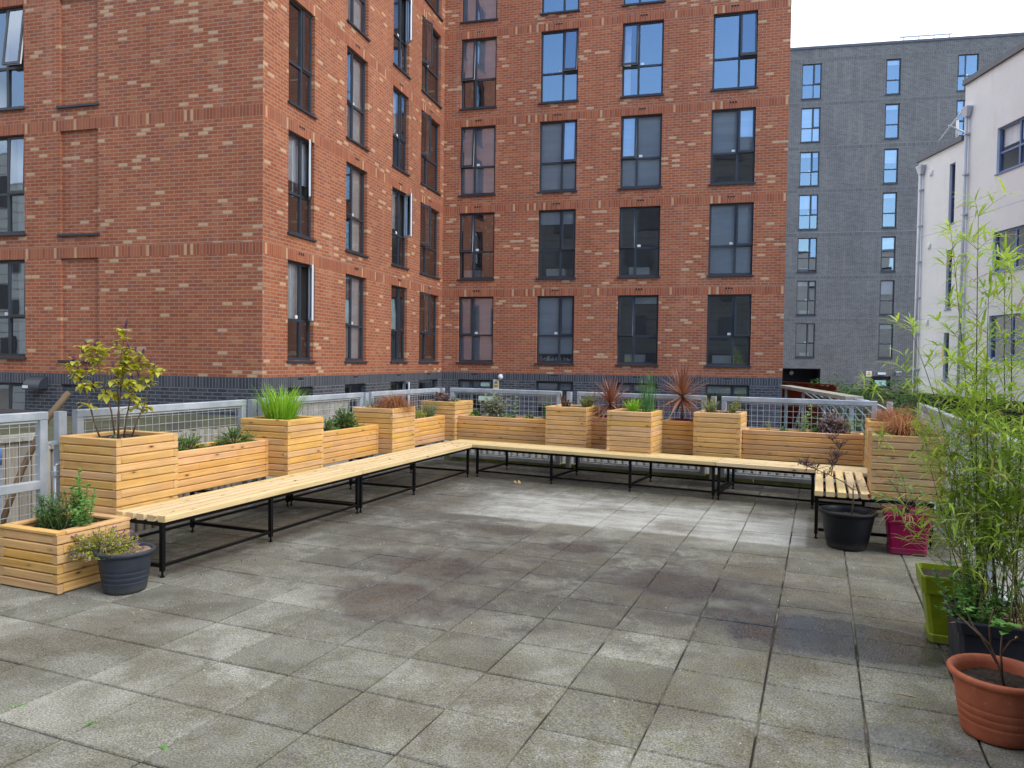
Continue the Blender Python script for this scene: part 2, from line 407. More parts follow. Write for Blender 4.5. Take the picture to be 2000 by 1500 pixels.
def m_slab():
    t = NT('concrete_slab'); p = t.pos(); r = t.rnd(); x, y, z = t.sep(p)[:3]
    f1 = t.noise(p, 110, 4, .75); f2 = t.noise(p, 42, 5, .7); f3 = t.noise(p, 3.2, 7, .62); f4 = t.noise(p, 1.1, 6, .6); f5 = t.noise(p, 9.0, 6, .7, .4)
    c = t.ramp(f1, [(.33, (.060, .061, .058)), (.45, (.170, .172, .162)), (.55, (.265, .266, .250)), (.70, (.45, .45, .425))])
    c = t.mix(t.rng(f2, .42, .66, 0, .45), c, (.19, .19, .165))
    c = t.mix(1.0, c, t.mix(r, (.74, .71, .64), (1.26, 1.23, 1.14)), 'MULTIPLY')
    f6 = t.noise(p, 1.9, 9, .68, .5)
    c = t.mix(t.rng(f6, .40, .58, .62, 0), c, t.mix(1.0, c, (.42, .38, .31), 'MULTIPLY'))
    c = t.mix(t.rng(f6, .56, .70, 0, .45), c, t.mix(1.0, c, (1.45, 1.45, 1.38), 'MULTIPLY'))
    # green algae, stronger to the near right
    alg = t.math('MULTIPLY', t.rng(f5, .42, .68), t.rng(t.math('SUBTRACT', x, t.math('MULTIPLY', y, .42)), -5.4, -.9, .25, .95))
    c = t.mix(t.math('MULTIPLY', alg, .72), c, t.mix(t.rng(f1, .38, .64), (.055, .055, .022), (.26, .25, .13)))
    # thin brown dirt film where people have carried soil
    def blob(cx, cy, rx, ry, ns=.8, sc_=2.2):
        dx = t.math('DIVIDE', t.math('SUBTRACT', x, cx), rx); dy = t.math('DIVIDE', t.math('SUBTRACT', y, cy), ry)
        d = t.math('SQRT', t.math('ADD', t.math('MULTIPLY', dx, dx), t.math('MULTIPLY', dy, dy)))
        d = t.math('ADD', d, t.math('MULTIPLY', t.math('SUBTRACT', t.noise(p, sc_, 9, .68), .5), ns * 2.6))
        return d
    film = t.rng(blob(-1.8, 5.5, 2.5, 1.5, .8), .40, 1.30, 1, 0)
    film2 = t.rng(blob(-3.6, 7.6, 1.1, 2.6, .6), .6, 1.2, .85, 0)
    film3 = t.rng(blob(-.6, 5.2, 2.0, .75, .7), .6, 1.2, .7, 0)
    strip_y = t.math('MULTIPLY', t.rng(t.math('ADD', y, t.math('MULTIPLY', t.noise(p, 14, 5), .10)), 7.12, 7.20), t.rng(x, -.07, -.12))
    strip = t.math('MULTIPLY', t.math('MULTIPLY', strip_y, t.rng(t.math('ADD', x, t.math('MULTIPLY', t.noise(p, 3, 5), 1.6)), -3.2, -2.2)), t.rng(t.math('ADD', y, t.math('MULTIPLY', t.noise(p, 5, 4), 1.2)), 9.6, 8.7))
    dirt = t.math('MAXIMUM', t.math('MAXIMUM', film, film2), film3)
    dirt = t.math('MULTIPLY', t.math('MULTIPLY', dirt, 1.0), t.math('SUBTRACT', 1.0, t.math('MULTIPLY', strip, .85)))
    dmod = t.math('MULTIPLY', t.rng(f3, .30, .58, .55, 1.0), t.rng(t.noise(p, 4.2, 11, .74, .7), .40, .55, .45, 1.0))
    c = t.mix(t.math('MULTIPLY', dirt, dmod), c, t.mix(t.rng(f1, .4, .65), (.046, .040, .034), (.122, .108, .094)))
    # paler strip mixed into the slab colour in front of the back bench
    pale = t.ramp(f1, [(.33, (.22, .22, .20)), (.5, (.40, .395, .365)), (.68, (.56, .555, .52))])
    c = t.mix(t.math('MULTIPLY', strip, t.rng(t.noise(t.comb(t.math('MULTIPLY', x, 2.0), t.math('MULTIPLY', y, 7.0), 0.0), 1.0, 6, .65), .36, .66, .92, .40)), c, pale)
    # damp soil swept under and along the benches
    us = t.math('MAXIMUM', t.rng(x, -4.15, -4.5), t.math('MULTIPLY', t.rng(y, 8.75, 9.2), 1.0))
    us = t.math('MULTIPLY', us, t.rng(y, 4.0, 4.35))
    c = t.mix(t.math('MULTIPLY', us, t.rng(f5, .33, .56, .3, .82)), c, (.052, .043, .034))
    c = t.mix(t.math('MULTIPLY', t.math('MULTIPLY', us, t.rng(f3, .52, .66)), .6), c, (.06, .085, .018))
    # brown patches everywhere
    c = t.mix(t.rng(f4, .46, .66, 0, .62), c, t.mix(t.rng(f1, .4, .62), (.052, .040, .028), (.145, .118, .082)))
    c = t.mix(t.math('MULTIPLY', t.rng(f5, .60, .70, 0, .42), 1.0), c, (.09, .055, .038))
    # wet areas
    w = t.rng(blob(.15, 4.85, .85, .42, .35), .72, 1.02, 1, 0)
    for a in ((-.85, 5.5, .62, .42), (-.35, 4.95, .5, .3), (-2.85, 6.62, .55, .25), (-2.75, 5.2, .55, .4), (-2.6, 4.35, .55, .45), (-1.9, 6.25, .4, .2), (.35, 3.6, .35, .2)):
        ww = t.rng(blob(*a, .6), .55, 1.1, .85, 0)
        w = t.math('MAXIMUM', w, ww)
    c = t.mix(t.math('MULTIPLY', w, .72), c, t.mix(t.rng(f1, .42, .6), (.026, .026, .027), (.085, .083, .083)))
    # dark lichen specks
    c = t.mix(t.rng(t.noise(p, 26, 4, .8), .62, .70, 0, .65), c, (.032, .030, .025))
    c = t.mix(t.rng(t.noise(p, 60, 2, .6), .70, .76, 0, .5), c, (.50, .50, .47))
    rough = t.math('SUBTRACT', .92, t.math('MULTIPLY', w, t.rng(f2, .36, .64, .84, .66)))
    hgt = t.math('ADD', t.math('MULTIPLY', f1, .7), t.math('MULTIPLY', f2, .6))
    nm = t.bump(hgt, .006, t.math('SUBTRACT', .85, t.math('MULTIPLY', w, .80)))
    return t.fin(t.bsdf(c, rough, nm, 0, .5))
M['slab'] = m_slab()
def m_joint():
    t = NT('joint_sand'); p = t.pos()
    c = t.ramp(t.noise(p, 2.6, 5), [(.40, (.018, .014, .010)), (.49, (.045, .033, .022)), (.58, (.24, .215, .17)), (.72, (.045, .055, .015))])
    return t.fin(t.bsdf(c, .95, t.bump(t.noise(p, 90, 3), .006)))
M['joint'] = m_joint()
def m_ground(name, a, b, sc_=3):
    t = NT(name); p = t.pos()
    c = t.mix(t.rng(t.noise(p, sc_, 7, .65), .35, .68), a, b)
    c = t.mix(t.rng(t.noise(p, 60, 3), .4, .7, 0, .4), c, tuple(x * .5 for x in a))
    return t.fin(t.bsdf(c, .9, t.bump(t.noise(p, 60, 4), .01)))
M['yard'] = m_ground('yard_paving', (.16, .15, .135), (.27, .255, .23))
M['bank'] = m_ground('earth_bank', (.05, .045, .03), (.09, .10, .045), 1.5)
M['kerb'] = m_ground('mossy_timber', (.16, .19, .035), (.34, .36, .13), 5)
M['stone'] = m_ground('old_edging', (.30, .28, .24), (.44, .42, .37), 4)
def m_render():
    t = NT('white_render'); p = t.pos(); x, y, z = t.sep(p)[:3]
    n = t.noise(p, .8, 6, .6); st = t.noise(t.comb(t.math('MULTIPLY', x, 2.2), t.math('MULTIPLY', y, 2.2), t.math('MULTIPLY', z, .18)), 1.0, 5, .65)
    c = t.mix(t.rng(n, .35, .7), (.74, .75, .76), (.80, .80, .81))
    c = t.mix(t.rng(st, .54, .75, 0, .3), c, (.44, .43, .43))
    c = t.mix(t.rng(t.noise(p, 7, 3), .68, .75, 0, .3), c, (.42, .42, .42))
    return t.fin(t.bsdf(c, .9, t.bump(t.noise(p, 25, 3), .004)))
M['render'] = m_render()
def m_clad(nm_, ca, cb):
    t = NT(nm_); z = t.sep(t.pos())[2]
    b = t.math('FRACT', t.math('MULTIPLY', z, 1.6))
    c = t.mix(t.math('LESS_THAN', b, .08), ca, cb)
    return t.fin(t.bsdf(c, .6))
M['clad'] = m_clad('dark_cladding', (.085, .095, .105), (.03, .034, .04)); M['clad_pale'] = m_clad('pale_cladding', (.46, .50, .52), (.12, .13, .14))
def m_poly():
    t = NT('polycarbonate')
    tr = t.n('ShaderNodeBsdfTransparent', Color=(.72, .80, .80)).outputs[0]
    d = t.bsdf((.42, .48, .48), .25)
    return t.fin(t.n('ShaderNodeMixShader', i0=.45, i1=tr, i2=d).outputs[0])
M['poly'] = m_poly()

# ------------------------------------------------------------------ camera, light, sky
PITCH, ROLL, YAW, FPX = 3.11699639e-02, 1.38342701e-02, -3.88446998e-01, 1476.0
CAMH = 1.6178
fw = V((math.sin(YAW) * math.cos(PITCH), math.cos(YAW) * math.cos(PITCH), -math.sin(PITCH)))
rt0 = V((math.cos(YAW), -math.sin(YAW), 0)); up0 = rt0.cross(fw)
rt = rt0 * math.cos(ROLL) + up0 * math.sin(ROLL); upv = up0 * math.cos(ROLL) - rt0 * math.sin(ROLL)
cd = bpy.data.cameras.new('camera'); cam = bpy.data.objects.new('camera', cd); COL.objects.link(cam)
cam.matrix_world = Matrix(((rt.x, upv.x, -fw.x, 0), (rt.y, upv.y, -fw.y, 0), (rt.z, upv.z, -fw.z, CAMH), (0, 0, 0, 1)))
cd.sensor_fit = 'HORIZONTAL'; cd.sensor_width = 36; cd.lens = 36 * FPX / 2000; cd.clip_end = 2000; cd.clip_start = .05
sc.camera = cam
sc.view_settings.view_transform = 'Standard'; sc.view_settings.look = 'None'; sc.view_settings.gamma = 1; sc.view_settings.exposure = 1.25
sc.cycles.max_bounces = 8; sc.cycles.diffuse_bounces = 4; sc.cycles.glossy_bounces = 4; sc.cycles.transparent_max_bounces = 24; sc.cycles.use_denoising = True; sc.cycles.denoising_input_passes = 'RGB_ALBEDO_NORMAL'; sc.cycles.denoising_prefilter = 'ACCURATE'
sc.cycles.sample_clamp_indirect = 4

SUN_AZ, SUN_EL = math.radians(104), math.radians(42)
sd_ = V((math.sin(SUN_AZ) * math.cos(SUN_EL), math.cos(SUN_AZ) * math.cos(SUN_EL), math.sin(SUN_EL)))
sl = bpy.data.lights.new('sun', 'SUN'); sl.energy = .8; sl.angle = math.radians(28); sl.color = (1, .96, .9)
so = bpy.data.objects.new('sun', sl); COL.objects.link(so); so.rotation_euler = (-sd_).to_track_quat('-Z', 'Y').to_euler(); so.location = (0, 0, 30)

w = bpy.data.worlds.new('World'); sc.world = w; w.use_nodes = True
nt = w.node_tree; nt.nodes.clear()
def wn(ty, **kw):
    n = nt.nodes.new(ty)
    for k, v in kw.items(): setattr(n, k, v)
    return n
L = nt.links.new
wo = wn('ShaderNodeOutputWorld'); bg = wn('ShaderNodeBackground'); bg.inputs[1].default_value = .15
sky = wn('ShaderNodeTexSky', sky_type='NISHITA', sun_disc=False, sun_elevation=SUN_EL, sun_rotation=SUN_AZ, air_density=1.3, dust_density=.6, ozone_density=2.0)
tc = wn('ShaderNodeTexCoord')
ns = wn('ShaderNodeTexNoise'); ns.inputs['Scale'].default_value = 2.6; ns.inputs['Detail'].default_value = 7; ns.inputs['Roughness'].default_value = .58
L(tc.outputs['Generated'], ns.inputs['Vector'])
dt = wn('ShaderNodeVectorMath', operation='DOT_PRODUCT'); L(tc.outputs['Generated'], dt.inputs[0])
dt.inputs[1].default_value = V((.10, -.90, .42)).normalized()
ad = wn('ShaderNodeMath', operation='MULTIPLY_ADD'); L(ns.outputs['Fac'], ad.inputs[0]); ad.inputs[1].default_value = .55; L(dt.outputs['Value'], ad.inputs[2])
mr = wn('ShaderNodeMapRange', interpolation_type='SMOOTHSTEP'); L(ad.outputs[0], mr.inputs[0]); mr.inputs[1].default_value = .88; mr.inputs[2].default_value = 1.18; mr.inputs[3].default_value = 1.0; mr.inputs[4].default_value = 0.0
n2 = wn('ShaderNodeTexNoise'); n2.inputs['Scale'].default_value = 3.4; n2.inputs['Detail'].default_value = 6; mp = wn('ShaderNodeMapping'); mp.inputs['Location'].default_value = (2.3, 1.1, .7); L(tc.outputs['Generated'], mp.inputs['Vector']); L(mp.outputs[0], n2.inputs['Vector'])
cr = wn('ShaderNodeValToRGB'); L(n2.outputs['Fac'], cr.inputs[0])
cr.color_ramp.elements[0].position = .40; cr.color_ramp.elements[0].color = (2.0, 2.3, 2.65, 1)
cr.color_ramp.elements[1].position = .66; cr.color_ramp.elements[1].color = (10.2, 10.1, 9.9, 1)
mx = wn('ShaderNodeMix', data_type='RGBA'); L(mr.outputs[0], mx.inputs[0]); tn = wn('ShaderNodeMix', data_type='RGBA', blend_type='MULTIPLY'); tn.inputs[0].default_value = 1; L(sky.outputs[0], tn.inputs[6]); tn.inputs[7].default_value = (.72, .88, 1.08, 1); L(tn.outputs[2], mx.inputs[6]); L(cr.outputs[0], mx.inputs[7])
L(mx.outputs[2], bg.inputs[0]); L(bg.outputs[0], wo.inputs[0])

# ------------------------------------------------------------------ ground
g = MB(); g.face([(-250, -250, -.9), (250, -250, -.9), (250, 250, -.9), (-250, 250, -.9)]); tag(g.build('yard_ground', M['yard']), kind='structure')
X0, X1, Y0, Y1 = -5.78, 1.32, -6.0, 10.98
g = MB(); g.box((X0 + .01, Y0 + .01, -1.2), (X1 - .01, Y1 - .01, -.012)); tag(g.build('terrace_base', M['joint']), kind='structure')
rs = random.Random(5)
g = MB(); OX, OY, TS = 4.27752, 3.20531, .45
for i in range(-4, 14):
    for j in range(-7, 33):
        a, b = max(X0, i * TS - OX), min(X1, (i + 1) * TS - OX); c, d = max(Y0, j * TS - OY), min(Y1, (j + 1) * TS - OY)
        if b - a < .03 or d - c < .03: continue
        jt = .003 + .003 * rs.random()
        a += jt; b -= jt; c += jt; d -= jt
        zc = [-.0015 + rs.uniform(-.0018, .0018) for _ in range(4)]
        if rs.random() < .12: zc = [z - .003 for z in zc]
        e = .005; r = rs.random()
        P = [(a, c), (b, c), (b, d), (a, d)]; I = [(a + e, c + e), (b - e, c + e), (b - e, d - e), (a + e, d - e)]
        top = [g.pt((I[k][0], I[k][1], zc[k])) for k in range(4)]; rim = [g.pt((P[k][0], P[k][1], zc[k] - .006)) for k in range(4)]; bot = [g.pt((P[k][0], P[k][1], -.03)) for k in range(4)]
        g.fi(top, None, 0, r)
        for k in range(4):
            n = (k + 1) % 4
            g.fi([rim[k], rim[n], top[n], top[k]], None, 0, r); g.fi([bot[k], bot[n], rim[n], rim[k]], None, 0, r)
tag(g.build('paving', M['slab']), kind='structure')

# bank of undergrowth between the far buildings
g = MB(); rb = random.Random(11)
def bank_z(x, y):
    t = min(1, max(0, (y - 21) / 18)); return -.9 + 1.15 * t + .12 * math.sin(x * 1.7 + y * .6) * t
NX, NY = 16, 22
ids = [[g.pt((-1.2 + 13 * i / NX, 19.5 + 22.5 * j / NY, bank_z(-1.2 + 13 * i / NX, 19.5 + 22.5 * j / NY))) for i in range(NX + 1)] for j in range(NY + 1)]
for j in range(NY):
    for i in range(NX): g.fi([ids[j][i], ids[j][i + 1], ids[j + 1][i + 1], ids[j + 1][i]], None, 0, .5, True)
tag(g.build('earth_bank', M['bank']), kind='structure')
g = MB()
for k in range(9000):
    x = rb.uniform(-.6, 11); y = rb.uniform(21, 41.5)
    hh = max(0, .5 + .55 * math.sin(x * 2.1 + 1) * math.cos(y * .8) + .2 * math.sin(x * 5 + y * 3)) * .9
    z = bank_z(x, y) + rb.random() * hh
    a = rb.uniform(0, 2 * PI)
    g.leaf((x, y, z), (math.cos(a), math.sin(a), rb.uniform(-.2, .8)), (0, 0, 1), rb.uniform(.14, .3), rb.uniform(.09, .19), 0, rb.random())
tag(g.build('undergrowth', M['l_ivy']), kind='stuff')

# ------------------------------------------------------------------ buildings
def facade(P, az):
    e = V((math.sin(az), math.cos(az), 0)); n = V((e.y, -e.x, 0)); P = V((P[0], P[1], 0))
    return lambda q: P + e * q.x + n * q.y + V((0, 0, q.z))

def wall(name, T, s0, s1, z0, z1, openings, bands, parent, mats, plinth=None, depth=.11, recess=(), m_of=None, s_extra=(), rev=True):
    """Wall in facade coordinates with holes, reveals, soldier bands; mats = [brick, soldier, plinth, plinth soldier]."""
    g = MB(T)
    hs = list(openings) + [(a, b, c, d) for a, b, c, d, _ in recess]
    S = sorted(set([s0, s1] + [min(max(v, s0), s1) for o in hs for v in (o[0], o[1])]))
    Z = sorted(set([z0, z1] + [v for o in hs for v in (o[2], o[3])] + [v for b in bands for v in b[:2]] + ([plinth] if plinth else [])))
    Z = [z for z in Z if z0 <= z <= z1]
    def mat(zm):
        for b in bands:
            if b[0] < zm < b[1]: return b[2]
        return 2 if plinth and zm < plinth else 0
    for i in range(len(S) - 1):
        for j in range(len(Z) - 1):
            a, b, c, d = S[i], S[i + 1], Z[j], Z[j + 1]; sm, zm = (a + b) / 2, (c + d) / 2
            if any(o[0] < sm < o[1] and o[2] < zm < o[3] for o in hs): continue
            m = mat(zm); off = 0
            uz = lambda z: z
            if m in (1, 3):
                b0 = [bb for bb in bands if bb[0] < zm < bb[1]][0][0]
                uz = lambda z: (z - b0) + .008
            g.face([(a, 0, c), (b, 0, c), (b, 0, d), (a, 0, d)], [(a, uz(c)), (b, uz(c)), (b, uz(d)), (a, uz(d))], m)
    def revs(a, b, c, d, dp, m):
        for pts, uv in (([(a, 0, c), (a, 0, d), (a, -dp, d), (a, -dp, c)], [(a, c), (a, d), (a - dp, d), (a - dp, c)]),
                        ([(b, 0, d), (b, 0, c), (b, -dp, c), (b, -dp, d)], [(b, d), (b, c), (b + dp, c), (b + dp, d)]),
                        ([(a, 0, d), (b, 0, d), (b, -dp, d), (a, -dp, d)], [(a, d), (b, d), (b, d + dp), (a, d + dp)]),
                        ([(b, 0, c), (a, 0, c), (a, -dp, c), (b, -dp, c)], [(b, c), (a, c), (a, c - dp), (b, c - dp)])):
            g.face(pts, uv, m)
    for o in openings: revs(*[min(max(o[0], s0), s1), min(o[1], s1), o[2], o[3]], depth, mat((o[2] + o[3]) / 2))
    for a, b, c, d, dp in recess:
        m = 2 if plinth and (c + d) / 2 < plinth else 0
        revs(a, b, c, d, dp, m); g.face([(a, -dp, c), (b, -dp, c), (b, -dp, d), (a, -dp, d)], [(a, c), (b, c), (b, d), (a, d)], m)
    return g.build(name, mats, parent)

def window(T, parent, s0, s1, z0, z1, narrow='R', blind=None, opened=0.0, rec=.085, fm='frame', sillout=.05, cols=2, sill=True, room='room', extra=None, seed=0, tr=.41, fwid=.055, vent=True, side_white=False, glass='glass'):
    """Casement window: frame with mullion and transom > glass, sash, sill, blind, interior."""
    f = fwid; d0, d1 = -rec - .06, -rec
    g = MB(T)
    g.box((s0, d0, z0), (s0 + f, d1, z1)); g.box((s1 - f, d0, z0), (s1, d1, z1))
    g.box((s0 + f, d0, z0), (s1 - f, d1, z0 + f * 1.2)); g.box((s0 + f, d0, z1 - f), (s1 - f, d1, z1))
    zt = z0 + (z1 - z0) * tr; W = s1 - s0
    mullx = None
    if cols == 2:
        mullx = s1 - W * .40 if narrow == 'R' else s0 + W * .40
        g.box((mullx - f * .55, d0, z0 + f * 1.2), (mullx + f * .55, d1 + .004, z1 - f))
    elif cols == 3:
        for k in (1, 2):
            mx_ = s0 + W * k / 3; g.box((mx_ - f * .55, d0, z0 + f * 1.2), (mx_ + f * .55, d1 + .004, z1 - f))
    if tr > 0: g.box((s0 + f, d0, zt - f * .5), (s1 - f, d1 + .002, zt + f * .5))
    win = g.build('window', M[fm], parent)
    # glass panes
    g = MB(T); gd = -rec - .03
    sash = None
    if cols == 2:
        na, nb = (mullx + f * .5, s1 - f * .5) if narrow == 'R' else (s0 + f * .5, mullx - f * .5)
        wa, wb = (s0 + f, mullx - f * .5) if narrow == 'R' else (mullx + f * .5, s1 - f)
        rects = [(wa, wb, z0 + f * 1.2, zt - f * .5), (wa, wb, zt + f * .5, z1 - f), (na, nb, z0 + f * 1.2, zt - f * .5)]
        sash = (na, nb, zt + f * .2, z1 - f * .4)
    else:
        rects = [(s0 + f, s1 - f, z0 + f, (zt - f * .5) if tr > 0 else z1 - f)] + ([(s0 + f, s1 - f, zt + f * .5, z1 - f)] if tr > 0 else [])
    rr = random.Random(seed * 13 + int(abs(s0 * 100)) + int(z0 * 10))
    for a, b, c, d in rects:
        t1, t2 = rr.uniform(-.004, .004), rr.uniform(-.004, .004)
        g.face([(a, gd, c), (b, gd + t1, c), (b, gd + t1 + t2, d), (a, gd + t2, d)], [(a, c), (b, c), (b, d), (a, d)])
    g.build('glass', M[glass], win)
    if sash:
        a, b, c, d = sash; hinge = b if narrow == 'R' else a
        sg = -1 if narrow == 'R' else 1
        ang = opened
        def TS_(q, T=T):
            dx = (q.x - hinge); dy = q.y
            if side_white or opened <= 0 or vent is False:
                x = hinge + dx * math.cos(ang) ; y = -rec + .022 + abs(dx) * math.sin(ang) + dy * math.cos(ang)
                x += sg * 0 + (dy * math.sin(ang)) * (-sg)
                return T(V((x, y, q.z)))
            # top hung: swings out at the bottom
            k = (d - q.z); return T(V((q.x, -rec + .022 + k * math.sin(ang) + dy * math.cos(ang), d - k * math.cos(ang) + dy * math.sin(ang))))
        g = MB(TS_); t = .05
        def ring(mi, y0, y1):
            g.box((a, y0, c), (a + t, y1, d), mi); g.box((b - t, y0, c), (b, y1, d), mi); g.box((a + t, y0, c), (b - t, y1, c + t), mi); g.box((a + t, y0, d - t), (b - t, y1, d), mi)
        ring(0, -.02, 0); 
        if opened > 0: ring(1, -.055, -.02)
        g.face([(a + t, -.012, c + t), (b - t, -.012, c + t), (b - t, -.012, d - t), (a + t, -.012, d - t)], None, 2)
        g.build('sash', [M[fm], M['framein'], M['glass']], win)
    if cols == 2 and z0 > 1 and (seed + int(z0)) % 3:
        g = MB(T); e_ = mullx - f * .5 - .13 if narrow == 'R' else mullx + f * .5 + .03
        g.box((e_, gd + .003, zt + f * .5 + .015), (e_ + .10, gd + .005, zt + f * .5 + .085)); g.build('window_sticker', M['white'], win)
    if sill:
        g = MB(T); g.box((s0 - .04, -rec - .02, z0 - .045), (s1 + .04, sillout, z0 - .003)); g.build('sill', M[fm], win)
    # interior shell
    dp = .75
    g = MB(T); B = -rec - .065
    g.face([(s0, B - dp, z0), (s1, B - dp, z0), (s1, B - dp, z1), (s0, B - dp, z1)], None, 0)
    g.face([(s0, B, z0), (s0, B, z1), (s0, B - dp, z1), (s0, B - dp, z0)], None, 1); g.face([(s1, B, z1), (s1, B, z0), (s1, B - dp, z0), (s1, B - dp, z1)], None, 1)
    g.face([(s0, B, z1), (s1, B, z1), (s1, B - dp, z1), (s0, B - dp, z1)], None, 0); g.face([(s0, B, z0), (s1, B, z0), (s1, B - dp, z0), (s0, B - dp, z0)], None, 1)
    g.build('interior', [M[room], M['roomwarm' if room == 'room' else room]], win)
    if blind:
        g = MB(T); bd = B - .05
        for a, b, zb in blind:
            A = s0 + W * a; Bx = s0 + W * b; zz = z1 - (z1 - z0) * zb
            g.box((A, bd - .004, zz), (Bx, bd, z1 - .01), 0)
        g.build('blind', M['curtain' if extra == 'curtain' else 'blind'], win)
    if extra == 'paper':
        g = MB(T); k = rr.uniform(.05, .3)
        g.box((s0 + W * k, B - .30, z0 + .06), (s0 + W * (k + .5), B - .04, z0 + .06 + .24)); g.build('paper_stack', M['paper'], win)
    if extra == 'toys':
        g = MB(T)
        for k in range(9):
            cx = s0 + .1 + k * (W - .2) / 8; r_ = rr.uniform(.05, .085)
            for q in range(3):
                zz = z0 + .07 + r_ * (.4 + .6 * q); rad = r_ * (1 - .28 * q)
                pr = [(.001, -rad)] + [(rad * math.sin(PI * u / 6), -rad * math.cos(PI * u / 6)) for u in range(1, 6)] + [(.001, rad)]
                g.lathe(pr, (cx + rr.uniform(-.02, .02), B - .10, zz), 10, rr.choice([0, 0, 1]))
        g.build('soft_toys', [M['paper'], m_toy], win)
    if extra == 'plant':
        g = MB(T)
        for k in range(40):
            g.leaf((s0 + W * rr.uniform(.15, .6), B - .1, z0 + .08), (rr.uniform(-1, 1), 0, rr.uniform(.4, 1)), (0, 1, 0), rr.uniform(.2, .5), .07, 0, rr.random())
        g.build('house_plant', M['l_grass'], win)
    return win
m_toy = m_simple('pink_plush', (.62, .30, .38), .95, .1, 9)

def airbrick(T, parent, s, z, grey=False):
    g = MB(T); g.box((s - .125, -.02, z), (s + .125, .004, z + .075), 1)
    for k in (-1, 0, 1): g.box((s + k * .078 - .028, 0, z + .013), (s + k * .078 + .028, .006, z + .062), 0)
    g.build('air_vent', [M['hole' if not grey else 'signblack'], M['brick' if not grey else 'plinth']], parent)

P0 = (-11.406, 21.806); AZ = math.radians(82.7); P1 = (-10.128, 11.833)
TB = facade(P0, AZ); TSd = facade(P0, AZ - PI / 2); TF = facade(P1, AZ)
bld = thing('brick_building', (P0[0], P0[1], -.9), 'red brick apartment block with flecked pale bricks, dark grey plinth and anthracite windows', 'building')
SILL = [1.55, 4.20, 6.87, 9.60, 12.33]; HEAD = [3.64, 6.30, 9.03, 11.79, 14.5]
TOPZ = 17.2
bandsR = [(h, h + .235, 1) for h in HEAD] + [(.985, 1.215, 3)]
mats4 = [M['brick'], M['soldier'], M['plinth'], M['plinth_soldier']]
colsB = [(.56, 1.73, 'L'), (3.15, 4.33, 'R'), (5.67, 6.89, 'L'), (8.31, 9.55, 'R')]
colsS = [(-9.15, -8.10, 'R'), (-6.62, -5.50, 'L'), (-3.97, -2.88, 'R'), (-1.93, -.32, 'L')]
colsF = [(-7.10, -5.79, 'R')]
opB = [(a, b, z, h) for a, b, _ in colsB for z, h in zip(SILL, HEAD)] + [(a, b, -.75, .985) for a, b, _ in colsB]
opS = [(a, b, z, h) for a, b, _ in colsS for z, h in zip(SILL, HEAD)] + [(a, b, -.75, .985) for a, b, _ in colsS]
opF = [(a, b, z, h) for a, b, _ in colsF for z, h in zip(SILL, HEAD)] + [(a, b, -.75, .985) for a, b, _ in colsF]
recF = [(-4.85, -3.88, z - .05, h, .05) for z, h in zip(SILL, HEAD)] + [(-4.85, -3.88, -.75, .985, .05)]
SL = -((V(P1) - V(P0)).length)
wall('back_wall', TB, 0, 10.45, -1.0, TOPZ, opB, bandsR, bld, mats4, 1.215)
wall('side_wall', TSd, SL, 0, -1.0, TOPZ, opS, bandsR, bld, mats4, 1.215)
wall('front_wall', TF, -16, 0, -1.0, TOPZ, opF, bandsR, bld, mats4, 1.215, recess=recF)
g = MB(TB)   # unseen right flank and roof
g.face([(10.45, 0, -1), (10.45, -6, -1), (10.45, -6, TOPZ), (10.45, 0, TOPZ)], [(0, -1), (6, -1), (6, TOPZ), (0, TOPZ)], 0)
g.face([(-20, -6, TOPZ - .05), (10.45, -6, TOPZ - .05), (10.45, 0, TOPZ - .05), (-20, 0, TOPZ - .05)], None, 1)
g.face([(-20, 0, TOPZ - .05), (-.01, 0, TOPZ - .05), (-.01, 10.0, TOPZ - .05), (-20, 10.0, TOPZ - .05)], None, 1)
g.build('flank_and_roof', [M['brick'], M['blackroof']], bld)
for z in SILL:
    g = MB(TF); g.box((-4.90, -.05, z - .10), (-3.84, .045, z - .055)); g.build('recess_ledge', M['frame'], bld)
FULL = [(0, 1, 1)]
spec = {  # back columns, floors upward: blind, extra, opened, room
 (0, 0): (FULL, None, 0), (0, 1): (None, 'paper', .05), (0, 2): (FULL, None, .06), (0, 3): ([(0, 1, .55)], None, .07), (0, 4): (FULL, None, 0),
 (1, 0): ([(0, 1, .86)], 'toys', 0), (1, 1): ([(0, 1, .2)], 'paper', .04), (1, 2): (FULL, None, .07), (1, 3): (None, None, .13), (1, 4): (None, None, 0),
 (2, 0): ([(.4, 1, .12)], 'paper', .05), (2, 1): (None, 'paper', .05), (2, 2): (FULL, None, .05), (2, 3): ([(0, .2, 1)], 'curtain', .13), (2, 4): (None, None, 0),
 (3, 0): (None, 'paper', .04), (3, 1): (FULL, None, .03), (3, 2): ([(0, 1, .6)], None, .03), (3, 3): (None, None, .13), (3, 4): (None, None, 0)}
for (c, f_), (bl, ex, op) in spec.items():
    a, b, nr = colsB[c]
    window(TB, bld, a, b, SILL[f_], HEAD[f_], nr, bl, op, extra=ex, seed=c * 7 + f_)
    airbrick(TB, bld, (a + b) / 2 + (.02 if nr == 'L' else -.02), HEAD[f_] + .14)
for a, b, nr in colsB:
    window(TB, bld, a, b, -.75, .985, nr, [(0, 1, .15)], .05, seed=3, sill=False); airbrick(TB, bld, (a + b) / 2, 1.12, True)
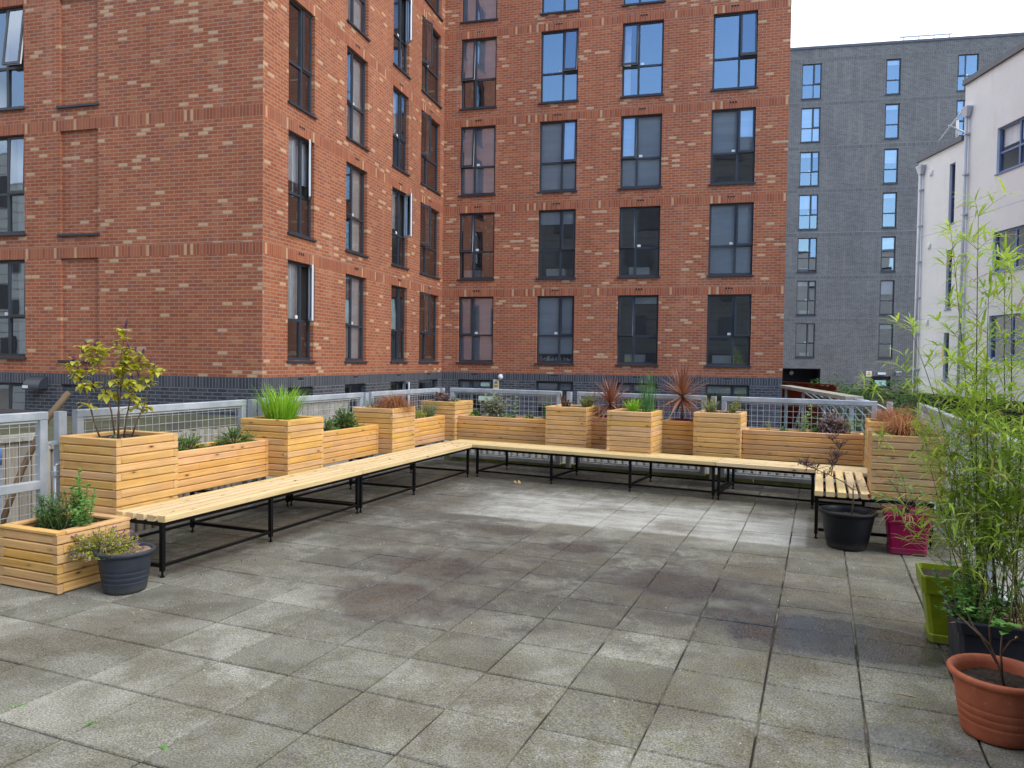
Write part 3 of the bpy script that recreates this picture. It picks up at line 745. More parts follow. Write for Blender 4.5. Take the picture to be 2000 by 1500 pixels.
specS = {(0, 0): ([(0, .8, .6)], 'curtain', .75), (0, 1): ([(0, 1, .45)], None, .55), (0, 2): (None, None, .0), (0, 3): (None, None, 0),
 (1, 0): (FULL, None, 0), (1, 1): ([(.55, 1, 1)], 'curtain', .0), (1, 2): (FULL, None, 0), (1, 3): (FULL, None, 0),
 (2, 0): (None, None, .0), (2, 1): ([(0, .6, .5)], None, .95), (2, 2): ([(0, 1, .6)], None, 0), (2, 3): (None, 'curtain', .8),
 (3, 0): (None, None, .30), (3, 1): (None, None, .30), (3, 2): (None, None, .25), (3, 3): (None, 'plant', .30), (3, 4): (None, None, 0)}
for (c, f_), (bl, ex, op) in specS.items():
    a, b, nr = colsS[c]
    window(TSd, bld, a, b, SILL[f_], HEAD[f_], nr, bl, op, extra=ex, seed=c * 5 + f_ + 40, side_white=True)
    airbrick(TSd, bld, (a + b) / 2, HEAD[f_] + .14)
for c, f_ in ((0, 4), (1, 4), (2, 4)):
    a, b, nr = colsS[c]; window(TSd, bld, a, b, SILL[f_], HEAD[f_], nr, FULL, 0, seed=c)
for c, (a, b, nr) in enumerate(colsS):
    window(TSd, bld, a, b, -.75, .985, nr, None, (.0, .0, .9, .5)[c], seed=9, sill=False, side_white=True); airbrick(TSd, bld, (a + b) / 2, 1.12, True)
for f_ in range(5):
    a, b, nr = colsF[0]; window(TF, bld, a, b, SILL[f_], HEAD[f_], nr, [(.7, 1, 1)] if f_ < 2 else None, (.02, .03, .12, .05, 0)[f_], extra='curtain' if f_ < 2 else None, seed=f_ + 70)
window(TF, bld, -7.1, -5.79, -.75, .985, 'R', None, .03, seed=77, sill=False)

# extractor hood on the front plinth
g = MB(TF); N = 8
for k in range(N):
    t0, t1 = PI / 2 * k / N, PI / 2 * (k + 1) / N
    y0, z0_, y1, z1_ = .24 * math.sin(t0), 1.12 - .24 * (1 - math.cos(t0)), .24 * math.sin(t1), 1.12 - .24 * (1 - math.cos(t1))
    g.face([(-5.62, y0, z0_), (-5.2, y0, z0_), (-5.2, y1, z1_), (-5.62, y1, z1_)], None, 0, .5, True)
    for s_ in (-5.62, -5.2): g.face([(s_, 0, z0_), (s_, y0, z0_), (s_, y1, z1_), (s_, 0, z1_)], None, 0)
g.box((-5.63, 0, .86), (-5.19, .012, 1.14), 0); g.box((-5.62, .225, .86), (-5.2, .247, .90), 0)
g.box((-5.61, .247, .89), (-5.46, .252, .95), 1)
tag(g.build('extractor_hood', [M['frame'], M['white']], None, TF(V((-5.4, 0, 1)))), 'black curved extractor hood fixed to the grey brick plinth beside the basement window', 'vent hood')
# globe camera and signs
g = MB(TB); pr = [(.001, -.085)] + [(.085 * math.sin(PI * u / 8), -.085 * math.cos(PI * u / 8)) for u in range(1, 8)] + [(.001, .085)]
g.lathe(pr, (2.02, .11, 1.09), 16); g.box((1.98, 0, 1.12), (2.06, .1, 1.18))
tag(g.build('security_camera', M['white'], None, TB(V((2.02, 0, 1.1)))), 'round white security camera on the dark plinth band above the yellow sign', 'camera')

def camera_sign(T, s0, s1, z0, z1, label):
    W = s1 - s0; H = z1 - z0
    t = thing('warning_sign', tuple(T(V(((s0 + s1) / 2, 0, z0)))), label, 'sign')
    g = MB(T); g.box((s0, .0, z0), (s1, .008, z1)); g.build('sign_plate', M['white'], t)
    g = MB(T); g.face([(s0 + W * .1, .010, z0 + H * .52), (s1 - W * .1, .010, z0 + H * .52), ((s0 + s1) / 2, .010, z0 + H * .95)], None, 0)
    g.box((s0 + W * .08, .008, z0 + H * .18), (s1 - W * .08, .0105, z0 + H * .46), 0)
    # camera pictogram
    cx, cz = (s0 + s1) / 2, z0 + H * .64
    g.box((cx - W * .17, .0105, cz - H * .03), (cx + W * .09, .012, cz + H * .05), 1); g.box((cx + W * .09, .0105, cz - H * .01), (cx + W * .17, .012, cz + H * .035), 1); g.box((cx - W * .05, .0105, cz - H * .08), (cx - W * .01, .012, cz - H * .03), 1)
    for k in range(3): g.box((s0 + W * .16, .0105, z0 + H * (.22 + k * .07)), (s1 - W * (.16 + .06 * k), .0115, z0 + H * (.245 + k * .07)), 1)
    g.build('warning_print', [M['yellow'], M['signblack']], t)
camera_sign(TB, 1.76, 1.95, .70, 1.01, 'yellow and white camera warning sign on the red brick building plinth')
g = MB(TB); g.box((1.32, -.08, .78), (1.62, -.073, .90)); g.box((1.36, -.073, .80), (1.58, -.0715, .812)); 
tag(g.build('door_notice', M['greensign'], None, TB(V((1.45, -.08, .8)))), 'pale green notice inside the dark basement window above the fence', 'notice')

# grey brick tower
PG = (-1.69, 53.316); AG = math.radians(79.5); TG = facade(PG, AG)
gt = thing('grey_brick_building', (PG[0], PG[1], -.9), 'tall dark grey brick building with blue tinted windows behind the red block', 'building')
GS = [2.10, 4.88, 7.68, 10.48, 13.30, 16.15, 18.95]; GH = [4.33, 7.12, 9.92, 12.74, 15.52, 18.37, 21.20]
gcols = [(0.05, 1.24, 'R'), (5.14, 6.00, '1'), (9.30, 10.48, 'L'), (12.0, 13.2, 'R')]
gop = [(a, b, z, h) for a, b, _ in gcols for z, h in zip(GS, GH)] + [(-.8, 1.66, -1.0, 1.35), (4.72, 5.93, -1.0, .92)]
gbands = [(h + .10, h + .34, 1) for h in GH]
wall('grey_wall', TG, -6, 18, -1.0, 22.15, gop, gbands, gt, [M['grey_brick'], M['grey_soldier']], depth=.12)
g = MB(TG); g.box((-6.05, -.35, 22.15), (18.05, .05, 22.30)); g.build('roof_edge', M['roofdark'], gt)
g = MB(TG); g.face([(-6, -12, 22.1), (18, -12, 22.1), (18, -.3, 22.1), (-6, -.3, 22.1)]); g.face([(-6, 0, -1), (-6, -12, -1), (-6, -12, 22.1), (-6, 0, 22.1)]); g.build('flat_roof', M['blackroof'], gt)
for ci, (a, b, nr) in enumerate(gcols):
    for fi, (z, h) in enumerate(zip(GS, GH)):
        rr = random.Random(ci * 31 + fi)
        bl = [(0, 1, rr.choice([.15, .4, 1, .3]))] if rr.random() < .7 else None
        if nr == '1': window(TG, gt, a, b, z, h, 'R', bl, 0, cols=1, fwid=.075, seed=fi)
        else: window(TG, gt, a, b, z, h, nr, bl, .04, extra='paper' if fi < 3 else None, seed=fi + ci)
g = MB(TG); g.box((-.75, -2.2, -1), (1.6, -2.1, 1.35)); g.box((-.78, -2.2, -1), (-.72, -.1, 1.35)); g.box((1.6, -2.2, -1), (1.66, -.1, 1.35)); g.box((-.8, -2.2, 1.3), (1.66, -.125, 1.36)); g.build('entrance_recess', M['charcoal'], gt)
g = MB(TG); g.box((4.72, -.16, -1), (5.93, -.12, .92)); g.build('door', M['charcoal'], gt)
g = MB(TG); g.box((5.0, -.118, .30), (5.7, -.11, .66)); tag(g.build('door_notice', M['greensign'], None, TG(V((5.3, -.12, .4)))), 'pale notice on the dark door of the grey brick building', 'notice')
camera_sign(TG, 4.45, 4.78, .90, 1.25, 'small yellow warning sign beside the door of the grey brick building')
g = MB(TG); g.box((5.14, 0, 1.03), (5.6, .12, 1.17)); tag(g.build('bulkhead_light', M['white'], None, TG(V((5.3, 0, 1.1)))), 'long white bulkhead light above the door of the grey building', 'light')
g = MB(TG); g.box((6.2, 0, 1.16), (6.52, .22, 1.27)); g.face([(6.2, .22, 1.16), (6.52, .22, 1.16), (6.52, .05, .98), (6.2, .05, .98)]); g.box((6.3, 0, 1.0), (6.42, .05, 1.2))
tag(g.build('floodlight', M['greypl'], None, TG(V((6.3, 0, 1.1)))), 'square grey floodlight on the dark wall nearest the white building', 'light')
pr = [(.001, -.16)] + [(.16 * math.sin(PI * u / 8), -.16 * math.cos(PI * u / 8)) for u in range(1, 8)] + [(.001, .16)]
g = MB(TG); g.lathe(pr, (.12, -1.9, 1.05), 14); tag(g.build('round_light', M['white'], None, TG(V((.12, -1.9, 1.05)))), 'round white lamp inside the dark entrance recess', 'light')
# rooftop access frame
t = thing('rooftop_rail', tuple(TG(V((7, -1, 22.3)))), 'pale metal rail frame on the roof of the grey brick building', 'rail')
for a in (6.4, 7.3, 8.2, 9.1):
    g = MB(TG); g.box((a, -1.2, 22.3), (a + .06, -1.14, 22.95)); g.build('upright', M['pipe'], t)
g = MB(TG); g.box((6.2, -1.21, 22.95), (9.3, -1.13, 23.02)); g.box((6.2, -1.21, 22.62), (9.3, -1.13, 22.67)); g.build('rail', M['pipe'], t)

# white rendered building on the right
PW = (3.527, 34.92); AW = math.radians(-21.5)
eW = V((math.sin(AW), math.cos(AW), 0)); nW = V((-eW.y, eW.x, 0))
TW = lambda q: V((PW[0], PW[1], 0)) + eW * q.x + nW * q.y + V((0, 0, q.z))
wb = thing('white_building', (PW[0], PW[1], -.9), 'pale rendered building with blue framed windows and sloping grey roof edge', 'building')
def wallW(name, s0, s1, z0, z1, ops, mat):
    g = MB(TW)
    S = sorted(set([s0, s1] + [v for o in ops for v in o[:2]])); Z = sorted(set([z0, z1] + [v for o in ops for v in o[2:]]))
    for i in range(len(S) - 1):
        for j in range(len(Z) - 1):
            a, b, c, d = S[i], S[i + 1], Z[j], Z[j + 1]
            if any(o[0] < (a + b) / 2 < o[1] and o[2] < (c + d) / 2 < o[3] for o in ops): continue
            g.face([(b, 0, c), (a, 0, c), (a, 0, d), (b, 0, d)], [(b, c), (a, c), (a, d), (b, d)])
    for a, b, c, d in ops:
        dp = .14
        g.face([(a, 0, c), (a, -dp, c), (a, -dp, d), (a, 0, d)]); g.face([(b, 0, d), (b, -dp, d), (b, -dp, c), (b, 0, c)])
        g.face([(a, 0, d), (a, -dp, d), (b, -dp, d), (b, 0, d)]); g.face([(a, 0, c), (b, 0, c), (b, -dp, c), (a, -dp, c)])
    return g.build(name, mat, wb)
slits = [(-2.50, -2.12, 7.0, 9.26), (-2.47, -2.10, 3.78, 6.02), (-2.44, -2.08, 1.1, 2.9)]
bigw = [(-8.2, -4.97, 8.19, 9.74), (-8.2, -4.92, 4.84, 6.22), (-8.2, -4.85, 1.88, 3.38)]
wallW('lower_wing_wall', -3.0, .15, .55, 9.92, slits, M['render']); wallW('main_wall', -16, -3.0, .52, 11.9, bigw, M['render'])
g = MB(TW); g.face([(.15, 0, .55), (.15, -9, .55), (.15, -9, 9.92), (.15, 0, 9.92)]); g.face([(-3.0, 0, 9.9), (-3.0, -9, 9.9), (-3.0, -9, 11.9), (-3.0, 0, 11.9)][::-1]); g.build('end_wall', M['render'], wb)
g = MB(TW); g.box((-3.0, -9, 9.921), (.22, .10, 10.10)); g.box((-16, -9, 11.901), (-2.95, .10, 12.10)); g.build('roof_edge', M['roofdark'], wb)
g = MB(TW); g.face([(-16, -.02, .52), (.15, -.02, .52), (.15, -9, .54), (-16, -9, .54)]); g.box((-16, -.9, -1.0), (-.6, -.7, .515)); g.build('undercroft', M['charcoal'], wb)
for a, b, c, d in slits: window(TW, wb, a, b, c, d, 'R', None, 0, fm='bluefr', cols=1, rec=.09, fwid=.05, tr=.45, seed=4, sillout=.03, glass='glass_dark')
for k, (a, b, c, d) in enumerate(bigw): window(TW, wb, a, b, c, d, 'R', [(0, .5, (.55, .3, .2)[k])] if k else [(0.66, .98, .42)], 0, fm='bluefr', cols=3, rec=.09, fwid=.07, tr=.45, seed=5 + k, sillout=.04, glass='glass_dark')
g = MB(TW)
for z in (6.83, 3.50):
    g.box((-3.22, -.004, z - .012), (.14, .003, z + .012)); g.box((-16, -.004, z + .18 - .012), (-3.22, .003, z + .18 + .012))
g.build('render_joint', M['pipe'], wb)
def downpipe(s, ztop, label):
    t = thing('drainpipe', tuple(TW(V((s, .1, 0)))), label, 'drainpipe')
    g = MB(TW); g.tube([(s, .10, ztop - .3), (s, .10, .35 if s > -1 else .6)], .055, 10); g.build('pipe', M['pipe'], t)
    g = MB(TW)
    g.box((s - .2, .0, ztop - .06), (s + .2, .22, ztop)); a, b = .19, .09
    g.face([(s - a, .21, ztop - .06), (s + a, .21, ztop - .06), (s + b, .16, ztop - .36), (s - b, .16, ztop - .36)]); g.face([(s - a, 0, ztop - .06), (s - a, .21, ztop - .06), (s - b, .16, ztop - .36), (s - b, .04, ztop - .36)]); g.face([(s + a, .21, ztop - .06), (s + a, 0, ztop - .06), (s + b, .04, ztop - .36), (s + b, .16, ztop - .36)])
    g.build('hopper', M['pipe'], t)
    g = MB(TW)
    for k in range(6):
        z = ztop - 1 - k * 1.45
        if z > 1: g.box((s - .085, .0, z), (s + .085, .165, z + .06))
    g.build('pipe_clip', M['pipe'], t)
downpipe(-.22, 9.70, 'grey drainpipe with hopper at the far corner of the white building'); downpipe(-3.30, 11.02, 'tall grey drainpipe with hopper at the step of the white roof')
for z, l in ((9.15, 'top'), (6.27, 'middle'), (3.25, 'lowest')):
    g = MB(TW); g.box((-.95, 0, z), (-.75, .05, z + .2)); g.box((-.92, .05, z + .03), (-.78, .08, z + .06)); g.box((-.92, .05, z + .10), (-.78, .08, z + .13))
    tag(g.build('wall_vent', M['white'], None, TW(V((-.85, 0, z)))), 'small white wall vent, %s of three on the white building' % l, 'vent', 'vents on the white wall')
t = thing('rooftop_aerial', tuple(TW(V((-2.0, -.3, 10.1)))), 'white pole aerial standing on the lower white roof edge', 'aerial')
g = MB(TW); g.tube([(-2.0, -.3, 10.05), (-2.0, -.3, 10.95)], .05, 8); g.build('mast', M['white'], t)
g = MB(TW); g.tube([(-.8, -.3, 10.55), (-3.2, -.3, 11.6)], .035, 6); g.tube([(-1.6, -.9, 10.6), (-2.5, .3, 10.6)], .03, 6); g.build('arm', M['white'], t)

# pale building across the lane, seen mirrored in the panes
g = MB(); g.box((-36, -26, -1), (16, -19, 23), 0)
for k in range(15):
    for f_ in range(7): g.box((-35 + k * 3.4, -18.98, .6 + f_ * 3.0), (-33.4 + k * 3.4, -18.9, 2.3 + f_ * 3.0), 1)
tag(g.build('clad_building', [M['clad'], M['frame']], None, (-10, -19, -.9)), 'dark boarded building mirrored in the lower panes of the red block', 'building')
g = MB(); g.box((-95, -27, -1), (-38, -19, 14.5), 0)
for k in range(14):
    for f_ in range(4): g.box((-92 + k * 4, -18.98, 1.2 + f_ * 3.4), (-90.2 + k * 4, -18.9, 2.8 + f_ * 3.4), 1)
tag(g.build('weatherboard_building', [M['clad_pale'], M['frame']], None, (-60, -19, -.9)), 'pale weatherboard building mirrored in the leftmost windows of the red block', 'building')

# ------------------------------------------------------------------ fence, gate and posts
FZ = 1.168
def fpanel(p0, p1, label, zb=.06, group='mesh fence panels around the terrace', name='mesh_fence', cat='fence', mid=None, step=.075):
    p0 = V(p0); p1 = V(p1); d = (p1 - p0); L_ = d.length; e = d / L_; n = V((e.y, -e.x, 0))
    T = lambda q: p0 + e * q.x + n * q.y + V((0, 0, q.z))
    t = thing(name, tuple((p0 + p1) / 2), label, cat, group)
    b = .032
    g = MB(T); g.bar((0, 0, FZ - b), (L_, 0, FZ - b), .064, .064, ch=.006); g.build('top_rail', M['galv'], t)
    g = MB(T); g.bar((.064, 0, zb + b), (L_ - .064, 0, zb + b), .06, .06, ch=.006); g.build('bottom_rail', M['galv'], t)
    for x in (b, L_ - b):
        g = MB(T); g.bar((x, 0, zb), (x, 0, FZ - .064), .064, .064, up=(0, 1, 0), ch=.006); g.build('side_rail', M['galv'], t)
    if mid:
        g = MB(T); g.bar((.064, 0, mid), (L_ - .064, 0, mid), .055, .07, ch=.006); g.build('middle_rail', M['galv'], t)
    g = MB(T); x = .064 + .03
    g.bar((.07, 0, FZ - .075), (L_ - .07, 0, FZ - .075), .03, .012); g.bar((.07, 0, zb + .075), (L_ - .07, 0, zb + .075), .03, .012)
    while x < L_ - .064:
        g.tube([(x, .004, zb + .06), (x, .004, FZ - .06)], .0028, 4, cap=False); x += step
    z = zb + .11
    while z < FZ - .07:
        g.tube([(.05, -.003, z), (L_ - .05, -.003, z)], .0028, 4, cap=False); z += .075
    g.build('wire_mesh', M['wire'], t)
    return t
def fpost(x, y, label, h=FZ - .005, ang=0.0):
    t = thing('fence_post', (x, y, 0), label, 'post', 'steel posts between the fence panels')
    T = lambda q: V((x, y, 0)) + V((q.x * math.cos(ang) - q.y * math.sin(ang), q.x * math.sin(ang) + q.y * math.cos(ang), q.z))
    g = MB(T); g.bar((0, 0, 0), (0, 0, h), .07, .07, up=(0, 1, 0), ch=.006); g.build('upright', M['galv'], t)
    for z in (.22, .90):
        g = MB(T); g.box((-.13, -.02, z), (.13, .02, z + .03)); g.tube([(-.10, -.03, z + .015), (-.10, .03, z + .015)], .012, 6); g.tube([(.10, -.03, z + .015), (.10, .03, z + .015)], .012, 6); g.build('bracket', M['galv'], t)
XL = -5.61
fpanel((XL, 1.9, 0), (XL, 4.08, 0), 'galvanised mesh gate at the left edge beside the low square planter', zb=.05, group=None, name='mesh_gate', cat='gate', mid=.60)
fpost(XL, 4.205, 'steel post between the gate and the first left fence panel', ang=PI / 2)
fpanel((XL, 4.33, 0), (XL, 6.28, 0), 'rust streaked fence panel behind the yellow leaved shrub planter', zb=.13)
fpost(XL - .0, 6.40, 'steel post behind the tall planter of bright green grass', ang=PI / 2)
fpanel((XL, 6.52, 0), (XL, 8.47, 0), 'fence panel between the green grass planter and the brown grass planter', zb=.13)
fpost(XL, 8.56, 'steel post behind the planter of brown grass', ang=PI / 2)
fpanel((XL, 8.66, 0), (XL, 10.62, 0), 'fence panel running into the far left corner of the terrace', zb=.13)
yb = lambda x: 10.86 - .05 * (x + 5.6)
def bp(a, b, l): fpanel((a, yb(a), 0), (b, yb(b), 0), l)
fpost(-5.63, 10.80, 'steel post in the far left corner of the terrace', ang=-.05)
bp(-5.50, -3.60, 'fence panel with a pale green plate, behind the sage plants')
fpost(-3.47, yb(-3.47), 'steel post behind the planter of pink succulents', ang=-.05)
bp(-3.34, -1.46, 'fence panel behind the two red cordylines and the reed planter')
fpost(-1.36, yb(-1.36), 'steel post behind the planter of yellow green sedum', ang=-.05)
bp(-1.25, .66, 'fence panel with the curved shelter roof seen through its wires')
fpost(.80, yb(.80), 'steel post standing free in the far right corner', ang=-.05)
fpanel((1.12, 10.42, 0), (1.12, 8.5, 0), 'right side fence panel farthest from the bamboo trough', zb=.08)
fpost(1.12, 8.38, 'steel post on the right side behind the weathered planter', ang=PI / 2)
fpanel((1.12, 8.26, 0), (1.12, 6.34, 0), 'right side fence panel behind the magenta pot', zb=.08)
fpost(1.12, 6.22, 'steel post among the bamboo stems', ang=PI / 2)
fpanel((1.12, 6.10, 0), (1.12, 4.18, 0), 'right side fence panel directly behind the bamboo', zb=.08)
g = MB(); yy = yb(-4.9) - .035
g.box((-4.98, yy - .004, .985), (-4.72, yy, 1.055)); tag(g.build('fence_plate', M['greensign'], None, (-4.85, yy, 1.0)), 'small pale green plate hung on the back fence wires', 'plate')
# latch bar on the gate side
t = thing('drop_bolt', (XL + .05, 4.13, .2), 'pale steel drop bolt between the gate and its post', 'bolt')
g = MB(); g.tube([(XL + .045, 4.125, .08), (XL + .045, 4.125, .74)], .012, 8); g.tube([(XL + .045, 4.125, .74), (XL + .045, 4.165, .75)], .012, 8); g.build('rod', M['wire'], t)
for z in (.45, .66):
    g = MB(); g.box((XL + .02, 4.10, z), (XL + .07, 4.15, z + .035)); g.build('keeper', M['galv'], t)
# edge kerb behind the fence, retaining edging and yard pieces
g = MB(); rk = random.Random(3)
x = -5.75
while x < 1.2:
    x2 = min(1.25, x + rk.uniform(1.5, 2.0)); zt = .075 + rk.uniform(-.01, .01)
    g.bar((x + .01, yb(x) + .10, zt / 2 - .02), (x2 - .01, yb(x2) + .10, zt / 2 - .02), .10, zt + .04, ch=.008, r=rk.random()); x = x2
tag(g.build('kerb', M['kerb']), kind='structure')
def edging(p0, p1, zt, label, step=.13):
    p0 = V(p0); p1 = V(p1); n = int((p1 - p0).length / step); g = MB()
    for k in range(n):
        p = p0.lerp(p1, (k + .5) / n); h = zt + rk.uniform(-.02, .02)
        g.tube([(p.x, p.y, -.9), (p.x, p.y, h)], step * .47, 7, r=rk.random())
    return tag(g.build('log_edging', M['oldwood'], None, tuple(p0)), label, 'edging')
edging((-7.2, 13.6, 0), (1.6, 12.9, 0), -.02, 'weathered upright log edging in front of the planting bed, seen under the back bench')
edging((-9.0, 4.0, 0), (-8.6, 9.6, 0), .50, 'weathered upright log edging beyond the left fence panels')
g = MB(); g.face([(-8, 13.6, -.05), (1.6, 12.95, -.05), (1.2, 20, -.0), (-8, 19.5, -.0)], None); g.face([(-8.9, 4, .44), (-8.6, 9.6, .44), (-10.2, 11.5, .46), (-13, 11.6, .46), (-13, 4, .44)][::-1]); tag(g.build('planting_bed_ground', M['bank']), kind='structure')
g = MB()
for k in range(2600):
    x = rk.uniform(-4.3, 1.2); y = 13.5 - .08 * (x + 7) + abs(rk.gauss(0, .9)); 
    if math.sin(x * 2.3) + .4 * math.sin(x * 7) < -.55: continue
    a = rk.uniform(0, 2 * PI)
    g.leaf((x, y, .0 + rk.random() * .34 * (1.2 + math.sin(x * 3))), (math.cos(a), math.sin(a), rk.uniform(-.3, .7)), (0, 0, 1), rk.uniform(.07, .15), rk.uniform(.03, .07), 0, rk.random())
tag(g.build('bed_planting', M['l_ivy']), kind='stuff')
# boarded screen and shed beyond the left fence
t = thing('board_screen', (-8.2, 10.6, -.9), 'pale upright board screen seen through the fence wires behind the grass planter', 'screen')
g = MB()
for k in range(15):
    y = 9.55 + k * .15; g.box((-8.12, y, -.9), (-8.09, y + .142, .84 + rk.uniform(-.01, .01)), 0, rk.random(), g=2)
g.build('boards', M['stone'], t)
g = MB(); g.box((-8.16, 9.55, .845), (-8.05, 11.8, .885)); g.build('cap_rail', M['oldwood'], t)
t = thing('bin_store', (-8.8, 5.2, -.9), 'low board sided bin store with a black roof behind the gate', 'shed')
g = MB()
for k in range(26):
    y = 2.2 + k * .15; g.box((-8.44, y, -.9), (-8.41, y + .14, .62 + rk.uniform(-.012, .012)), 0, rk.random(), g=2)
g.build('boards', M['oldwood'], t)
g = MB(); g.box((-8.48, 2.2, .625), (-8.36, 6.1, .70)); g.build('cap_rail', M['stone'], t)
g = MB(); g.box((-10.4, 2.0, .86), (-8.7, 6.3, .93)); g.build('roof', M['blackroof'], t)
t = thing('yard_post', (-6.3, 3.92, -.9), 'dark steel post behind the gate wires', 'post')
g = MB(); g.box((-6.34, 3.86, -.9), (-6.28, 3.94, .98)); g.build('upright', M['black'], t)
g = MB(); g.tube([(-6.25, 4.13, .70), (-6.25, 4.13, .84)], .03, 10); g.tube([(-6.25, 4.13, .84), (-6.25, 4.13, .865)], .018, 8); g.tube([(-6.25, 4.13, -.9), (-6.25, 4.13, .7)], .02, 8)
tag(g.build('blue_marker', M['blue'], None, (-6.25, 4.13, -.9)), 'blue capped upright marker behind the gate wires', 'marker')
t = thing('garden_tool', (-5.95, 3.8, 0), 'long wooden handled garden tool leaning behind the gate', 'tool')
g = MB(); g.tube([(-5.98, 3.74, -.30), (-5.84, 4.05, .70), (-5.80, 4.235, 1.10), (-5.77, 4.40, 1.30)], [.022, .024, .026, .024], 8); g.build('handle', M['stick'], t)
g = MB(); g.box((-6.02, 3.62, -.42), (-5.94, 3.84, -.28)); g.build('blade', M['greypl'], t)

# brown boarded fence, retaining boards and the cycle shelter on the right
t = thing('brown_fence', (-.4, 25.6, -.9), 'rust brown close boarded fence at the right end of the red block', 'fence')
A = V((-1.6, 27.9, 0)); B = V((.42, 23.85, 0)); n_ = 30; g = MB()
for k in range(n_):
    a = A.lerp(B, k / n_); b = A.lerp(B, (k + .93) / n_); zt = 1.0 + rk.uniform(-.03, .03)
    g.bar(tuple((a + b) / 2 + V((0, 0, -.9))), tuple((a + b) / 2 + V((0, 0, zt))), (b - a).length, .025, up=(B - A).cross(V((0, 0, 1))), r=rk.random())
g.build('boards', M['brownwood'], t)
g = MB(); g.bar(tuple(A + V((-.03, -.05, .80))), tuple(B + V((-.03, -.05, .84))), .04, .08); g.bar(tuple(A + V((-.03, -.05, 1.02))), tuple(B + V((-.03, -.05, 1.03))), .09, .035); g.build('rail', M['brownwood'], t)
t = thing('sleeper_wall', (2.5, 43, -.5), 'low weathered timber wall in front of the grey brick building', 'wall')
for z in (-.1, .11, .32):
    g = MB()
    for k in range(4): g.bar((.2 + k * 1.6, 43.7 - k * .25, z), (1.76 + k * 1.6, 43.45 - k * .25, z), .16, .2, ch=.015, r=rk.random())
    g.build('timber', M['oldwood'], t)
t = thing('cycle_shelter', (.3, 16.5, -.9), 'cycle shelter with curved clear ribbed roof beyond the back fence', 'shelter')
F_ = V((-.85, 20.5, 1.02)); N_ = V((.55, 14.6, 1.0)); dr = (N_ - F_); lat = V((dr.y, -dr.x, 0)).normalized()
if lat.x < 0: lat = -lat
def arch(k, u):  # k along ridge, u 0..1 down the curve
    a = u * PI / 2; return F_.lerp(N_, k) + lat * (1.15 * math.sin(a)) + V((0, 0, -1.5 * (1 - math.cos(a)) * .95))
g = MB(); NK, NU = 8, 8
ids = [[g.pt(arch(i / NK, j / NU)) for j in range(NU + 1)] for i in range(NK + 1)]
for i in range(NK):
    for j in range(NU): g.fi([ids[i][j], ids[i + 1][j], ids[i + 1][j + 1], ids[i][j + 1]], None, 0, .5, True)
g.build('roof_sheet', M['poly'], t)
for i in range(NK + 1):
    g = MB(); g.tube([arch(i / NK, j / 8) + V((0, 0, .015)) for j in range(9)], .022, 6); g.build('rib', M['galv'], t)
g = MB(); g.bar(tuple(F_ + V((0, 0, .03))), tuple(N_ + V((0, 0, .03))), .30, .07); g.build('ridge_beam', M['stone'], t)
for k in (.02, .34, .66, .98):
    p = F_.lerp(N_, k); g = MB(); g.bar((p.x, p.y, -.9), (p.x, p.y, p.z), .06, .06, up=(0, 1, 0)); g.build('post', M['galv'], t)
for k in (.05, .62):
    a = F_.lerp(N_, k); b = F_.lerp(N_, k + .3); g = MB(); g.tube([(a.x, a.y, -.7), (b.x, b.y, .85)], .022, 6); g.build('brace', M['galv'], t)

# ------------------------------------------------------------------ benches
ZS = .452
def bench(P, ang, L_, label, legs, depth=.93, seat_w=.485, nsl=5, gap=.033, first_legs=True, s_over=(0, 0), sl=None):
    """Slatted bench: local x along its length, local y from the front edge to the back."""
    P = V((P[0], P[1], 0)); ca, sa = math.cos(ang), math.sin(ang)
    T = lambda q: P + V((q.x * ca - q.y * sa, q.x * sa + q.y * ca, q.z))
    t = thing('slatted_bench', tuple(P), label, 'bench', 'slatted benches round the terrace')
    rr = random.Random(int(abs(P.x * 100)) + int(P.y * 10))
    g = MB(T); w_ = (seat_w - gap * (nsl - 1)) / nsl
    for k in range(nsl):
        y = k * (w_ + gap) + w_ / 2; dz = rr.uniform(-.0015, .0015)
        if sl is None: g.bar((-s_over[0] + .002, y, ZS - .0225 + dz), (L_ + s_over[1] - .002, y, ZS - .0225 + dz), w_, .045, ch=.004, r=rr.random())
    g.build('seat', M['seat'], t)
    zf = ZS - .0475
    for x in legs:
        for y in (.045, depth):
            g = MB(T); g.bar((x, y, .045), (x, y, zf - .028), .03, .03, up=(0, 1, 0)); g.tube([(x, y, 0), (x, y, .05)], .008, 6); g.tube([(x, y, 0), (x, y, .008)], .018, 8)
            g.build('leg', M['black'], t)
    g = MB(T)
    for y in (.045, depth): g.bar((0, y, zf - .014), (L_, y, zf - .014), .03, .028)
    for x in legs: g.bar((x, .06, zf - .014), (x, depth - .015, zf - .014), .03, .026)
    g.build('top_frame', M['black'], t)
    g = MB(T)
    xs = sorted(legs)
    for y in (.045, depth):
        for a, b in zip(xs, xs[1:]): g.bar((a + .015, y, .085), (b - .015, y, .085), .022, .022)
    for x in legs: g.bar((x, .063, .085), (x, depth - .018, .085), .026, .026)
    g.build('lower_frame', M['black'], t)
    return t
# left side: local x runs away from the camera, local y to the left
aL = PI / 2 + .013
bench((-4.372, 4.085), aL, 2.60, 'slatted bench nearest the left planter, with five sawn slat ends in view', [.02, 1.21, 2.57])
bench((-4.406, 6.69), aL, 2.735, 'slatted bench in the far left corner below the brown grass planter', [.03, 1.18, 2.70])
aB = -.085
bench((-4.92, 9.475), aB, 3.80, 'long slatted bench along the back fence below the two cordylines', [.54, 1.66, 2.74, 3.77])
bench((-1.13, 9.153), aB, 1.62, 'shorter slatted bench along the back fence beside the right corner', [.03, 1.07, 1.59])
